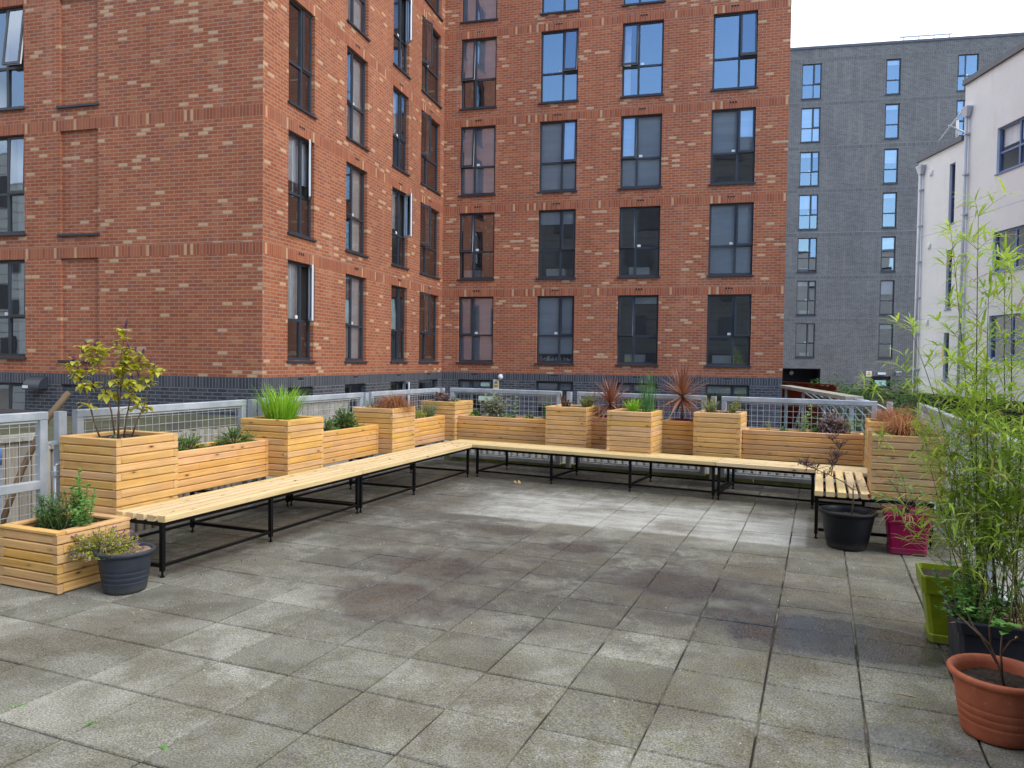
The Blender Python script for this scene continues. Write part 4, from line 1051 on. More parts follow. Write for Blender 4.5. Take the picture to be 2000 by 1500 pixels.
# right arm: slats run towards the camera with open gaps
t = thing('slatted_bench', (0, 8.2, 0), 'end bench on the right with wide gaps between five short slats', 'bench', 'slatted benches round the terrace')
rr = random.Random(4)
g = MB()
for k in range(5):
    x = -.035 + .04 + k * .098; g.bar((x, 7.50, ZS - .0225), (x, 9.045 - .085 * .1 * k, ZS - .0225), .074, .045, ch=.004, r=rr.random())
g.build('seat', M['seat'], t)
for x in (-.012, .93):
    for y in (7.56, 8.93):
        g = MB(); g.bar((x, y, .045), (x, y, ZS - .075), .03, .03, up=(0, 1, 0)); g.tube([(x, y, 0), (x, y, .05)], .008, 6); g.tube([(x, y, 0), (x, y, .008)], .018, 8); g.build('leg', M['black'], t)
g = MB()
for y in (7.56, 8.0, 8.45, 8.93): g.bar((-.03, y, ZS - .061), (.95, y, ZS - .061), .03, .028)
g.build('top_frame', M['black'], t)
g = MB()
for y in (7.56, 8.93): g.bar((.006, y, .085), (.912, y, .085), .026, .026)
for x in (-.012, .93): g.bar((x, 7.578, .085), (x, 8.912, .085), .026, .026)
g.build('lower_frame', M['black'], t)

# ------------------------------------------------------------------ wooden planters
rp = random.Random(21)
def planter(x0, x1, y0, y1, z0, n, label, lh=.0648, ang=0.0, wood='wood', group='tall square board planters', name='wooden_planter', th=.044, soil=.035, rim=False, gap=.0042, sides='FBLR', ovl=True):
    cx, cy = (x0 + x1) / 2, (y0 + y1) / 2; ca, sa = math.cos(ang), math.sin(ang)
    T = lambda q: V((cx + q.x * ca - q.y * sa, cy + q.x * sa + q.y * ca, q.z))
    a, b = (x1 - x0) / 2, (y1 - y0) / 2
    t = thing(name, (cx, cy, z0), label, 'planter', group)
    S = {k: MB(T) for k in 'FBLR'}
    for k in range(n):
        z = z0 + (k + .5) * lh; even = (k % 2 == 0) if ovl else True
        for sd, y in (('F', -b + th / 2), ('B', b - th / 2)):
            j = rp.uniform(-.0012, .0012); e = a - .0005 if even else a - th - .0015
            parts = [(-e, e)]
            if e > .45 and rp.random() < .6:
                q = rp.uniform(-.5, .5) * e; parts = [(-e, q - .0008), (q + .0008, e)]
            for u, v in parts: S[sd].bar((u, y + j, z), (v, y + j, z), th, lh - gap, ch=.007, r=rp.random())
        for sd, x in (('L', -a + th / 2), ('R', a - th / 2)):
            j = rp.uniform(-.0012, .0012); e = b - .0005 if not even else b - th - .0015
            parts = [(-e, e)]
            if e > .45 and rp.random() < .6:
                q = rp.uniform(-.5, .5) * e; parts = [(-e, q - .0008), (q + .0008, e)]
            for u, v in parts: S[sd].bar((x + j, u, z), (x + j, v, z), th, lh - gap, ch=.007, r=rp.random())
    for k in sides: S[k].build('side_panel', M[wood], t)
    top = z0 + n * lh
    if rim:
        g = MB(T); w_ = .07
        for p, q in (((-a, -b + w_ / 2 - .008, top + .010), (a, -b + w_ / 2 - .008, top + .010)), ((-a, b - w_ / 2 + .008, top + .010), (a, b - w_ / 2 + .008, top + .010))): g.bar(p, q, w_, .02, ch=.003, r=rp.random())
        for x in (-a + w_ / 2 - .008, a - w_ / 2 + .008): g.bar((x, -b + w_ - .006, top + .010), (x, b - w_ + .006, top + .010), w_, .02, ch=.003, r=rp.random())
        g.build('rim', M[wood], t)
    g = MB(T); N = 14; i_ = th - .004
    ids = [[g.pt((-a + i_ + (2 * a - 2 * i_) * i / N, -b + i_ + (2 * b - 2 * i_) * j / N, top - soil + rp.uniform(-.008, .008))) for i in range(N + 1)] for j in range(N + 1)]
    for j in range(N):
        for i in range(N): g.fi([ids[j][i], ids[j][i + 1], ids[j + 1][i + 1], ids[j + 1][i]], None, 0, .5, True)
    g.build('soil', M['soil'], t)
    return t, top - soil
ZP = .402
aP = -.045
planter(-5.485, -4.885, 4.105, 4.70, ZP, 9, 'tall board planter with the yellow leaved purple flowered shrub', ang=.012)
planter(-5.565, -4.965, 6.175, 6.775, ZP, 9, 'tall board planter holding the bright green grass', ang=.012)
planter(-5.625, -5.025, 8.275, 8.875, ZP, 9, 'tall board planter holding the brown hair grass', ang=.02)
planter(-5.66, -5.06, 10.16, 10.74, ZP, 9, 'tall board planter in the far left corner with small purple plants', ang=aP)
planter(-3.555, -2.955, 9.97, 10.56, ZP, 9, 'tall board planter with pink and grey succulents along the back fence', ang=aP)
planter(-2.55, -1.965, 9.525, 10.12, ZP, 9, 'tall board planter set forward on the bench, holding green reeds', ang=aP)
planter(-1.505, -.915, 9.915, 10.48, ZP, 9, 'tall board planter with yellow green sedum, right of the cordylines', ang=aP)
planter(.50, 1.06, 9.45, 10.02, ZP, 9, 'tall board planter with rusty grass in the far right corner', ang=0)
planter(.445, 1.045, 7.66, 8.26, ZP, 9, 'weathered board planter with bronze grass on the right end bench', ang=0, wood='wood_dull')
GT = 'low board troughs between the tall planters'
def trough(x0, x1, y0, y1, n, label, ang=0.0, **k): return planter(x0, x1, y0, y1, ZP - .003, n, label, ang=ang, group=GT, name='wooden_trough', wood='trough', ovl=False, lh=.0635, **k)
trough(-5.53, -5.19, 4.71, 6.17, 6, 'low board trough with two thyme bushes on the left side', .012)
trough(-5.545, -5.21, 6.785, 8.27, 6, 'low board trough with a green herb mound between the grass planters', .012)
trough(-5.56, -5.235, 8.885, 10.17, 6, 'low board trough with golden thyme and lavender near the corner', .012)
trough(-5.055, -3.56, 10.20, 10.52, 6, 'low board trough holding the sage and mint on the back fence', aP)
trough(-2.95, -2.555, 10.19, 10.55, 7, 'short board trough round the left cordyline pot', aP, soil=.25)
trough(-1.96, -1.51, 10.15, 10.51, 7, 'short board trough round the right cordyline pot', aP, soil=.25)
trough(-.91, .495, 10.03, 10.36, 6, 'low board trough with variegated and purple herbs beside the right corner', -.03)
trough(.70, 1.04, 8.27, 9.44, 6, 'low board trough hidden between the two right planters', 0)
planter(-5.285, -4.705, 3.50, 4.075, .002, 6, 'low square board planter with mint and rosemary standing on the paving', ang=.0, lh=.0665, gap=.006, rim=True, group=None, soil=.03, wood='wood')

# ------------------------------------------------------------------ pots
def round_pot(x, y, rt_, rb_, h, mat, label, soilmat='soil', soilz=.05, rim=.022, sx=1, grooves=0, name='round_pot', lip=.03):
    t = thing(name, (x, y, 0), label, 'pot')
    pr = [(.001, .004), (rb_ * .96, .004), (rb_, .012)]
    N = 14
    for k in range(1, N + 1):
        u = k / N; R = rb_ + (rt_ - rim - rb_) * (u ** .92); z = .012 + (h - lip - .012) * u
        if grooves and .18 < u < .62 and k % 2 == 0: pr += [(R - .0, z - .006), (R - .0025, z - .003), (R, z)]
        else: pr.append((R, z))
    pr += [(rt_ - rim * .3, h - lip), (rt_, h - lip * .7), (rt_, h - .008), (rt_ - .006, h - .001), (rt_ - .016, h), (rt_ - .024, h - .006), (rt_ - rim - .012, h - lip), ((rt_ - rim) * .93, h - soilz - .03)]
    g = MB(); g.lathe(pr, (x, y, 0), 56, sx=sx); g.build('pot_wall', mat, t)
    g = MB(); R = (rt_ - rim) * .955; rings = 7; rr = random.Random(int(x * 100))
    c = g.pt((x, y, h - soilz)); prev = None
    for k in range(1, rings + 1):
        ring = [g.pt((x + R * k / rings * math.cos(q * 2 * PI / 28), y + R * k / rings * math.sin(q * 2 * PI / 28), h - soilz + rr.uniform(-.007, .007))) for q in range(28)]
        for q in range(28):
            u = (q + 1) % 28
            g.fi([c, ring[q], ring[u]] if prev is None else [prev[q], ring[q], ring[u], prev[u]], None, 0, .5, True)
        prev = ring
    g.build('soil', M[soilmat], t); return t
round_pot(-4.405, 3.775, .195, .135, .29, M['pot_grey'], 'slate grey round pot of flowering thyme in front of the low planter', 'bark', .02, grooves=1)
round_pot(.245, 7.31, .245, .165, .335, M['pot_black'], 'black round pot with a thin dark leaved shrub in front of the end bench', 'soil', .06)
round_pot(.76, 3.86, .205, .145, .285, M['terra'], 'terracotta coloured round pot nearest the camera at the right edge', 'soil', .06, grooves=1)
def square_pot(x, y, wt, wb, h, mat, label, band=.09, soilz=.03, name='square_pot', ang=0.0, yscale=1.0):
    t = thing(name, (x, y, 0), label, 'pot'); ca, sa = math.cos(ang), math.sin(ang)
    T = lambda q: V((x + q.x * ca - q.y * sa, y + q.x * sa + q.y * ca, q.z))
    g = MB(T)
    def ring(hw, z, c=.02):
        hy = hw * yscale
        return [g.pt(p) for p in ((-hw + c, -hy, z), (hw - c, -hy, z), (hw, -hy + c, z), (hw, hy - c, z), (hw - c, hy, z), (-hw + c, hy, z), (-hw, hy - c, z), (-hw, -hy + c, z))]
    lv = [(wb - .006, .0), (wb, .008), (wb + .002, .05), (wb - .004, .056), (wb + (wt - .014 - wb) * .72, h - band), (wt - .010, h - band + .006), (wt, h - .008), (wt - .004, h), (wt - .014, h), (wt - .022, h - soilz - .02)]
    R_ = [ring(a, z) for a, z in lv]
    for p, q in zip(R_, R_[1:]):
        for k in range(8): g.fi([p[k], p[(k + 1) % 8], q[(k + 1) % 8], q[k]])
    g.fi(R_[0][::-1]); g.build('pot_wall', mat, t)
    g = MB(T); N = 10; a = wt - .021; ay = a * yscale if yscale != 1 else a; rr = random.Random(int(x * 77))
    ids = [[g.pt((-a + 2 * a * i / N, -ay + 2 * ay * j / N, h - soilz + rr.uniform(-.008, .008))) for i in range(N + 1)] for j in range(N + 1)]
    for j in range(N):
        for i in range(N): g.fi([ids[j][i], ids[j][i + 1], ids[j + 1][i + 1], ids[j + 1][i]], None, 0, .5, True)
    g.build('soil', M['soil'], t); return t
square_pot(.72, 7.36, .185, .145, .365, M['pot_magenta'], 'tapered magenta pot standing on the paving left of the bamboo', .10)
square_pot(.735, 5.09, .17, .115, .405, M['pot_lime'], 'tall lime green square pot beside the bamboo trough', .11)
square_pot(.90, 4.59, .24, .21, .335, M['trough_dark'], 'dark grey trough holding the bamboo behind the terracotta pot', .07, name='planting_trough', yscale=1.02)
square_pot(-2.75, 10.37, .122, .10, .39, M['pot_magenta'], 'magenta pot of the left cordyline sunk in its short trough', .07, soilz=.02)
square_pot(-1.735, 10.33, .122, .10, .39, M['pot_magenta'], 'magenta pot of the right cordyline sunk in its short trough', .07, soilz=.02)
for n_, x_, y_ in (('a', -2.75, 10.37), ('b', -1.735, 10.33)):
    for o in bpy.data.objects:
        if o.name.startswith('square_pot') and abs(o.location.x - x_) < .01 and abs(o.location.y - y_) < .01: o.location.z = .465
t = thing('charcoal_cabinet', (1.12, 3.75, 0), 'dark charcoal cabinet at the right edge beside the terracotta pot', 'cabinet')
g = MB(); g.box((1.0, 3.3, .03), (1.4, 4.12, .80)); g.build('body', M['charcoal'], t)
g = MB(); g.box((.98, 3.28, .80), (1.42, 4.14, .83)); g.build('lid', M['charcoal'], t)
g = MB(); g.box((1.03, 3.33, 0), (1.37, 4.09, .03)); g.build('plinth', M['black'], t)

# ------------------------------------------------------------------ plants
def plant(name, loc, label, cat='plant', group=None): return thing(name, loc, label, cat, group)
def rdir(r, lo=-.2, hi=1.0):
    a = r.uniform(0, 2 * PI); z = r.uniform(lo, hi); q = math.sqrt(max(0, 1 - min(1, z * z)))
    return V((q * math.cos(a), q * math.sin(a), z))
def grass_clump(name, loc, label, n, L, W, rad, spread, bend, mat, seed, part='blades', rise=1.0, cat='plant', up_r=.0):
    r = random.Random(seed); t = plant(name, loc, label, cat); g = MB()
    for k in range(n):
        a = r.uniform(0, 2 * PI); q = rad * math.sqrt(r.random()); p = V(loc) + V((q * math.cos(a), q * math.sin(a), -.01))
        a2 = a + r.gauss(0, .5); s_ = spread * (.3 + .7 * q / max(rad, 1e-4)) * r.uniform(.3, 1.3)
        g.blade(p, (math.cos(a2) * s_, math.sin(a2) * s_, rise), L * r.uniform(.6, 1.05), W * r.uniform(.7, 1.2), bend * r.uniform(.3, 1.3), 0, r.random())
    g.build(part, mat, t); return t
def bush(name, loc, label, rx, ry, h, n, ll, lw, mat, seed, stems=14, droop=.2, stemmat=None, cat='plant', flowers=None, group=None, inner=.35, lo=-.1, stemr=.0025):
    """Mounded herb: wiry stems from the base, leaves set along the outer part of each."""
    r = random.Random(seed); t = plant(name, loc, label, cat, group); c = V(loc)
    gs = MB(); gl = MB(); gf = MB()
    tips = []
    for k in range(stems):
        d = rdir(r, lo, 1.0); e = c + V((d.x * rx, d.y * ry, max(.02, d.z * h))) * r.uniform(.75, 1.05) - c * 0
        e = c + V((d.x * rx, d.y * ry, max(.02 * h, d.z * h))) * r.uniform(.75, 1.08)
        b = c + V((d.x * rx * .15, d.y * ry * .15, -.01)); m_ = b.lerp(e, .5) + V((0, 0, .12 * h))
        pts = [b, b.lerp(m_, .6), m_, m_.lerp(e, .6), e]
        gs.tube(pts, [stemr * 1.4, stemr * 1.2, stemr, stemr * .8, stemr * .5], 4, cap=False); tips.append((pts, d))
    per = max(1, n // stems)
    for pts, d in tips:
        for q in range(per):
            u = inner + (1 - inner) * (q + r.random()) / per; f_ = u * 4; i = min(3, int(f_)); p = pts[i].lerp(pts[i + 1], f_ - i)
            dd = (d * .5 + rdir(r, -.3, 1) * .9)
            gl.leaf(p, dd, (r.uniform(-.3, .3), r.uniform(-.3, .3), 1), ll * r.uniform(.6, 1.15), lw * r.uniform(.7, 1.2), 0, r.random(), droop)
        if flowers and r.random() < flowers[2]:
            e = pts[-1]
            for q in range(flowers[1]):
                gl_d = rdir(r, 0, 1); gf.leaf(e + gl_d * .006, gl_d, (0, 0, 1), flowers[3], flowers[3] * .7, 0, r.random(), 0)
    gs.build('stems', stemmat or M['twig'], t); gl.build('leaves', mat, t)
    if flowers: gf.build('flowers', flowers[0], t)
    return t
def upright(name, loc, label, stems, ll, lw, mat, seed, gapn=.035, pair=True, stemmat=None, droop=.3, cat='plant', up=.35, start=.15, shrink=.5):
    """Erect herb: each stem (dx, dy, height) carries opposite leaf pairs, smaller to the tip."""
    r = random.Random(seed); t = plant(name, loc, label, cat); gs = MB(); gl = MB()
    for dx, dy, h in stems:
        b = V(loc) + V((r.uniform(-.02, .02) + dx * .25, r.uniform(-.02, .02) + dy * .25, -.01)); e = V(loc) + V((dx, dy, h))
        m_ = b.lerp(e, .5) + V((r.uniform(-.015, .015), r.uniform(-.015, .015), .01))
        gs.tube([b, b.lerp(m_, .5), m_, m_.lerp(e, .5), e], [.0035, .003, .003, .0025, .0015], 5)
        L_ = (e - b).length; k = max(3, int(L_ / gapn)); a = r.uniform(0, PI)
        for q in range(k):
            u = start + (1 - start) * q / (k - 1); p = (b.lerp(m_, u * 2) if u < .5 else m_.lerp(e, u * 2 - 1)); a += PI / 2 + r.gauss(0, .2)
            s_ = 1 - shrink * u ** 2
            for w_ in (0, PI) if pair else (0, 2.1, 4.2):
                al = a + w_ + r.gauss(0, .15)
                gl.leaf(p, (math.cos(al), math.sin(al), up + .5 * u), (0, 0, 1), ll * s_ * r.uniform(.8, 1.15), lw * s_ * r.uniform(.8, 1.15), 0, r.random(), droop)
        for q in range(4): gl.leaf(e, rdir(r, .3, 1), (1, 0, 0), ll * .45, lw * .45, 0, r.random(), .1)
    gs.build('stems', stemmat or M['stem'], t); gl.build('leaves', mat, t); return t

ZTOP = ZP + 9 * .0648 - .035
# yellow leaved shrub with purple spikes
r = random.Random(8); base = V((-5.19, 4.40, ZTOP)); t = plant('flowering_shrub', tuple(base), 'yellow green leaved shrub on bare stems with purple flower spikes in the tall planter', 'shrub')
gs, gl, gf = MB(), MB(), MB()
main = [[(-.02, .0), (-.02, .01, .20), (-.03, .0, .42), (-.01, .02, .64), (.03, .05, .90)],
        [(.01, -.03), (.00, -.02, .2), (.01, .01, .45), (.02, .05, .62), (.02, .08, .72)],
        [(-.12, -.13), (-.15, -.18, .13), (-.18, -.22, .30), (-.22, -.27, .45), (-.26, -.33, .62)],
        [(.10, .05), (.15, .08, .14), (.19, .14, .27), (.20, .19, .42), (.20, .24, .58)],
        [(.03, .02), (.05, .05, .2), (.08, .10, .42), (.11, .14, .56), (.13, .18, .70)],
        [(-.04, -.02), (-.06, -.05, .22), (-.10, -.10, .42), (-.14, -.14, .60), (-.16, -.16, .74)]]
def spike(p, d, L_, w_):
    n = int(26 * L_ / .05)
    for q in range(n):
        u = q / n; a = q * 2.4; s_ = w_ * (1 - .55 * u); dd = V((math.cos(a), math.sin(a), .5))
        gf.leaf(V(p) + V(d) * (L_ * u), dd, (0, 0, 1), s_, s_ * .6, 0, r.random(), 0)
for st in main:
    pts = [base + V((q[0] * .8, q[1] * .72, q[2] * .97 if len(q) > 2 else -.01)) for q in st]
    gs.tube(pts, [.007, .006, .005, .004, .002], 6)
    for k in range(9):
        u = r.uniform(.44, .98) ** 1.15; f_ = u * 4; i = min(3, int(f_)); p = pts[i].lerp(pts[i + 1], f_ - i)
        d = rdir(r, .05, .75); L_ = r.uniform(.06, .17) * (1.25 - .6 * u); e = p + d * L_
        gs.tube([p, p.lerp(e, .5) + V((0, 0, .01)), e], [.0028, .002, .0012], 4, cap=False)
        for q in range(7):
            pp = p.lerp(e, .15 + .85 * q / 6); dd = d * .5 + rdir(r, -.6, .5)
            s_ = r.uniform(.06, .10) * (1.05 - .25 * u); gl.leaf(pp, dd, (0, 0, 1), s_, s_ * .68, 0, r.random(), .35, .2, .34)
        if e.z - base.z > .42 and r.random() < .62: spike(e, (d * .3 + V((0, 0, 1))).normalized(), r.uniform(.035, .06), .022)
    e = pts[-1]; dd = (pts[-1] - pts[-2]).normalized()
    for q in range(9):
        s_ = r.uniform(.06, .09); gl.leaf(pts[3].lerp(pts[4], r.random()), rdir(r, -.2, .6), (0, 0, 1), s_, s_ * .68, 0, r.random(), .3, .2, .34)
    if e.z - base.z > .6: spike(e, dd, .09 if e.z - base.z > .85 else .05, .026)
gs.build('stems', M['twig'], t); gl.build('leaves', M['l_agas'], t); gf.build('flower_spikes', M['f_purple'], t)
bush('seedling', (-5.10, 4.30, ZTOP), 'tiny grey green seedling at the foot of the yellow leaved shrub', .05, .05, .05, 50, .028, .012, M['l_lav'], 9, 6)

ZT6 = ZP - .003 + 6 * .0635 - .035
bush('thyme_plant', (-5.36, 5.26, ZT6), 'loose green thyme bush against the tall planter of the yellow leaved shrub', .14, .20, .17, 1900, .024, .010, M['l_thyme'], 31, 80, stemr=.0015)
bush('thyme_plant', (-5.36, 5.86, ZT6), 'grey green thyme bush next to the bright green grass planter', .13, .30, .18, 2600, .024, .010, M['l_thyme'], 32, 100, stemr=.0015)
grass_clump('bright_grass', (-5.27, 6.45, ZTOP), 'dense bright green upright grass with arching tips', 300, .44, .012, .15, .42, .75, M['l_grass'], 41)
bush('herb_mound', (-5.38, 7.38, ZT6), 'low dark green herb mound spilling at the grass planter side', .14, .24, .16, 1900, .026, .012, M['l_thyme'], 33, 80, stemr=.0015)
bush('herb_bush', (-5.40, 7.80, ZT6), 'taller dense green herb bush left of the brown grass planter', .14, .24, .27, 3400, .026, .012, M['l_thyme'], 34, 130, stemr=.0018)
bush('creeping_thyme', (-5.32, 8.02, ZT6), 'flat yellow green creeping thyme in front of the herb bush', .10, .30, .05, 700, .016, .008, M['l_mint'], 35, 44, stemr=.001)
grass_clump('brown_grass', (-5.24, 8.66, ZTOP), 'arching copper brown hair grass mound in the planter', 1500, .38, .0042, .06, 1.0, 2.5, M['l_carex'], 42, rise=.9)
upright('young_herb', (-5.46, 8.50, ZTOP), 'light green young herb behind the copper brown grass', [(0, 0, .13), (.05, .04, .10), (-.04, .05, .11), (.06, -.07, .09), (-.05, -.06, .1)], .045, .026, M['l_mint'], 43, .03)
bush('golden_thyme', (-5.38, 9.58, ZT6), 'golden green thyme clump beside the copper grass planter', .12, .20, .15, 1700, .022, .010, M['l_thyme_y'], 36, 80, stemr=.0012)
r = random.Random(51); loc = (-5.38, 9.93, ZT6); t = plant('lavender_plant', loc, 'grey lavender with long fanned stems near the corner planter', 'plant'); gs, gl, gf = MB(), MB(), MB()
for k in range(90):
    a = r.uniform(0, 2 * PI); s_ = r.uniform(.1, .9); d = V((.5 * math.cos(a) * s_, math.sin(a) * s_, 1)).normalized(); L_ = r.uniform(.16, .31); b = V(loc) + V((math.cos(a) * .03, math.sin(a) * .07, 0)); e = b + d * L_
    gs.tube([b, b.lerp(e, .5) + V((0, 0, .012)), e], [.0016, .0013, .001], 4, cap=False)
    for q in range(11):
        p = b.lerp(e, .1 + .6 * q / 10); gl.leaf(p, d * .8 + rdir(r, -.2, .8) * .7, (0, 0, 1), .035, .005, 0, r.random(), .1)
    if r.random() < .35:
        for q in range(6): gf.leaf(e + d * (.005 * q), rdir(r, 0, 1), (0, 0, 1), .009, .006, 0, r.random(), 0)
gs.build('stems', M['stem'], t); gl.build('leaves', M['l_lav'], t); gf.build('flowers', M['f_pink'], t)
bush('heuchera', (-5.44, 10.40, ZTOP), 'dusky purple leaved plant at the back of the far left corner planter', .15, .14, .16, 260, .07, .05, M['l_purple'], 52, 26)
bush('small_sage', (-5.25, 10.50, ZTOP), 'small grey green sage at the right side of the corner planter', .09, .08, .10, 70, .05, .022, M['l_lav'], 53, 10)
# sage and mint trough
Y4 = lambda x: 10.36 - .045 * (x + 4.3)
bush('leafy_herb', (-4.84, Y4(-4.84), ZT6), 'small bright green leafy herb next to the corner planter', .11, .09, .12, 110, .055, .034, M['l_mint'], 54, 14)
upright('sage_plant', (-4.55, Y4(-4.55), ZT6), 'tall grey leaved sage bush on the back fence', [(0, 0, .36), (-.12, .02, .33), (.12, .0, .34), (.22, .03, .28), (-.20, -.02, .24), (.05, -.06, .28), (-.07, -.07, .24), (.16, -.07, .20), (.02, .06, .31), (-.14, .06, .27), (.26, -.02, .19)], .135, .055, M['l_sage'], 55, .036, droop=.45, start=.2)
bush('ground_herb', (-4.30, Y4(-4.3), ZT6), 'low light green herb right of the tall sage', .16, .08, .09, 170, .04, .026, M['l_mint'], 56, 20)
upright('variegated_mint', (-4.16, Y4(-4.16), ZT6), 'single upright cream edged mint stem right of the sage', [(0, 0, .32)], .10, .055, M['l_var'], 57, .05, droop=.2)
bush('parsley', (-3.95, Y4(-3.95), ZT6), 'small dark green parsley tuft near the trough end', .08, .07, .09, 120, .034, .022, M['l_thyme'], 58, 16)
upright('basil', (-3.70, Y4(-3.7), ZT6), 'upright light green stem beside the planter of pink succulents', [(0, 0, .22), (.03, .02, .15), (.07, 0, .24)], .085, .05, M['l_mint'], 59, .035)
# succulents and sedum
upright('grey_succulent', (-3.08, 10.30, ZTOP), 'grey green bushy succulent in the planter left of the cordylines', [(.04, 0, .20), (.0, .03, .16), (.10, .02, .19), (-.06, -.02, .13), (.09, -.05, .15), (.02, -.07, .12), (-.10, .02, .12), (.14, .0, .14), (-.03, .07, .17)], .05, .024, M['l_hebe'], 61, .014, pair=False, droop=.05, up=.6)
upright('pink_sedum', (-3.38, 10.24, ZTOP), 'pinkish brown sedum in the planter left of the cordylines', [(-.04, 0, .12), (.05, .0, .10), (.0, -.06, .09), (.08, -.05, .11), (-.08, .06, .19), (-.02, .08, .16), (.11, -.02, .08)], .045, .024, M['l_rub'], 62, .014, pair=False, droop=.05, up=.6)
upright('yellow_sedum', (-1.30, 10.16, ZTOP), 'yellow green sedum stems in the planter right of the cordylines', [(-.10, 0, .21), (-.04, .04, .17), (.02, -.02, .12), (-.13, -.06, .15), (.06, .03, .15), (-.06, -.09, .11), (.0, .09, .20), (-.16, .03, .14)], .052, .024, M['l_hebe'], 63, .014, pair=False, droop=.05, up=.6)
upright('sedum_shoots', (-1.08, 10.14, ZTOP), 'taller sedum shoots at the right end of the same planter', [(.06, .0, .19), (.10, .03, .22), (.02, -.05, .13), (.12, -.04, .13), (-.03, .02, .12)], .052, .024, M['l_hebe'], 64, .014, pair=False, droop=.05, up=.6)
bush('brown_sedum', (-1.18, 10.04, ZTOP), 'low red brown sedum between the yellow green stems', .13, .06, .07, 160, .02, .012, M['l_rub'], 65, 20)
# cordylines
def cordyline(loc, label, stem_h, n, L_, seed, hang=.35):
    r = random.Random(seed); t = plant('cordyline_plant', loc, label, 'plant'); b = V(loc); c = b + V((0, 0, stem_h))
    g = MB(); g.tube([b + V((0, 0, -.02)), b.lerp(c, .5) + V((.01, 0, 0)), c, c + V((0, 0, .05))], [.022, .017, .016, .008], 9); g.build('trunk', M['twig'], t)
    g = MB()
    for k in range(n):
        a = k * 2.39996 + r.gauss(0, .15); u = (k + .5) / n
        el = math.radians(88 - 125 * u ** .85) + r.gauss(0, .06)
        d = V((math.cos(a) * math.cos(el), math.sin(a) * math.cos(el), math.sin(el)))
        g.blade(c + V((0, 0, .04 * (1 - u))) + d * .008, d, L_ * r.uniform(.78, 1.05) * (.85 + .15 * math.cos(el)),   .036 * r.uniform(.8, 1.1), (.10 + .25 * u) * (hang / .35), 0, r.random() * (.5 + .5 * u), 5, keel=.5)
    g.build('leaves', M['l_cord'], t)
cordyline((-2.74, 10.37, .842), 'burgundy sword leaved cordyline, the shorter one on the left of the reeds', .17, 80, .50, 71, .6)
cordyline((-1.735, 10.33, .842), 'burgundy sword leaved cordyline on a taller bare stem right of the reeds', .31, 90, .52, 72, .5)
# reeds and grass in the forward planter
r = random.Random(73); loc = (-2.12, 9.92, ZTOP); t = plant('horsetail_reeds', loc, 'dark green leafless upright reeds in the forward planter', 'plant'); g = MB()
for k in range(46):
    p = V(loc) + V((r.gauss(0, .06), r.gauss(0, .055), -.01)); h = r.uniform(.26, .58); lx, ly = r.gauss(0, .035), r.gauss(0, .035); N = 7
    g.tube([p + V((lx * (q / N) ** 1.6, ly * (q / N) ** 1.6, h * q / N)) for q in range(N + 1)], [.0036 - .0017 * q / N for q in range(N + 1)], 5, r=r.random())
g.build('stems', m_leaf('reed_stem', (.04, .15, .03), (.11, .29, .06), .1), t)
grass_clump('sedge_tuft', (-2.28, 9.78, ZTOP), 'light green grass tuft in front of the dark reeds', 95, .25, .013, .06, .5, .8, M['l_grass'], 74)
# right hand trough
Y7 = lambda x: 10.21 - .03 * (x + .2)
upright('lemon_herb', (-.62, Y7(-.62), ZT6), 'small yellow green upright herb at the left end of the right trough', [(0, 0, .13), (.03, .01, .10), (-.03, .01, .11)], .045, .024, M['l_thyme_y'], 81, .022)
bush('parsley', (-.43, Y7(-.43), ZT6), 'small dark green tuft between the yellow herb and the cream edged mint', .065, .06, .08, 110, .03, .02, M['l_thyme'], 82, 16)
upright('variegated_mint', (-.20, Y7(-.2), ZT6), 'tall leaning cream edged mint stem in the right trough', [(.09, .03, .34), (.02, .0, .20), (-.05, 0, .13)], .11, .06, M['l_var'], 83, .04, droop=.3)
bush('green_herb', (-.03, Y7(-.03), ZT6), 'low dark green herb left of the purple leaved bush', .10, .07, .08, 140, .036, .024, M['l_thyme'], 84, 18)
bush('purple_bush', (.16, Y7(.16), ZT6), 'dense dusky purple leaved bush in the right trough', .20, .12, .27, 1100, .065, .022, M['l_purple'], 85, 90, droop=.3, inner=.2)
upright('lime_herb', (.33, Y7(.33), ZT6), 'lime green upright herb right of the purple bush', [(0, 0, .19), (.03, .0, .15), (-.03, .02, .16)], .055, .026, M['l_thyme_y'], 86, .024)
grass_clump('rusty_grass', (.78, 9.72, ZTOP), 'rusty brown grass in the far right corner planter', 700, .36, .0042, .11, .9, 1.5, M['l_carex'], 87, rise=.8)
grass_clump('bronze_grass', (.74, 7.96, ZTOP), 'bronze grass mound in the weathered right planter', 950, .38, .0042, .09, 1.0, 1.7, M['l_carex'], 88, rise=.85)
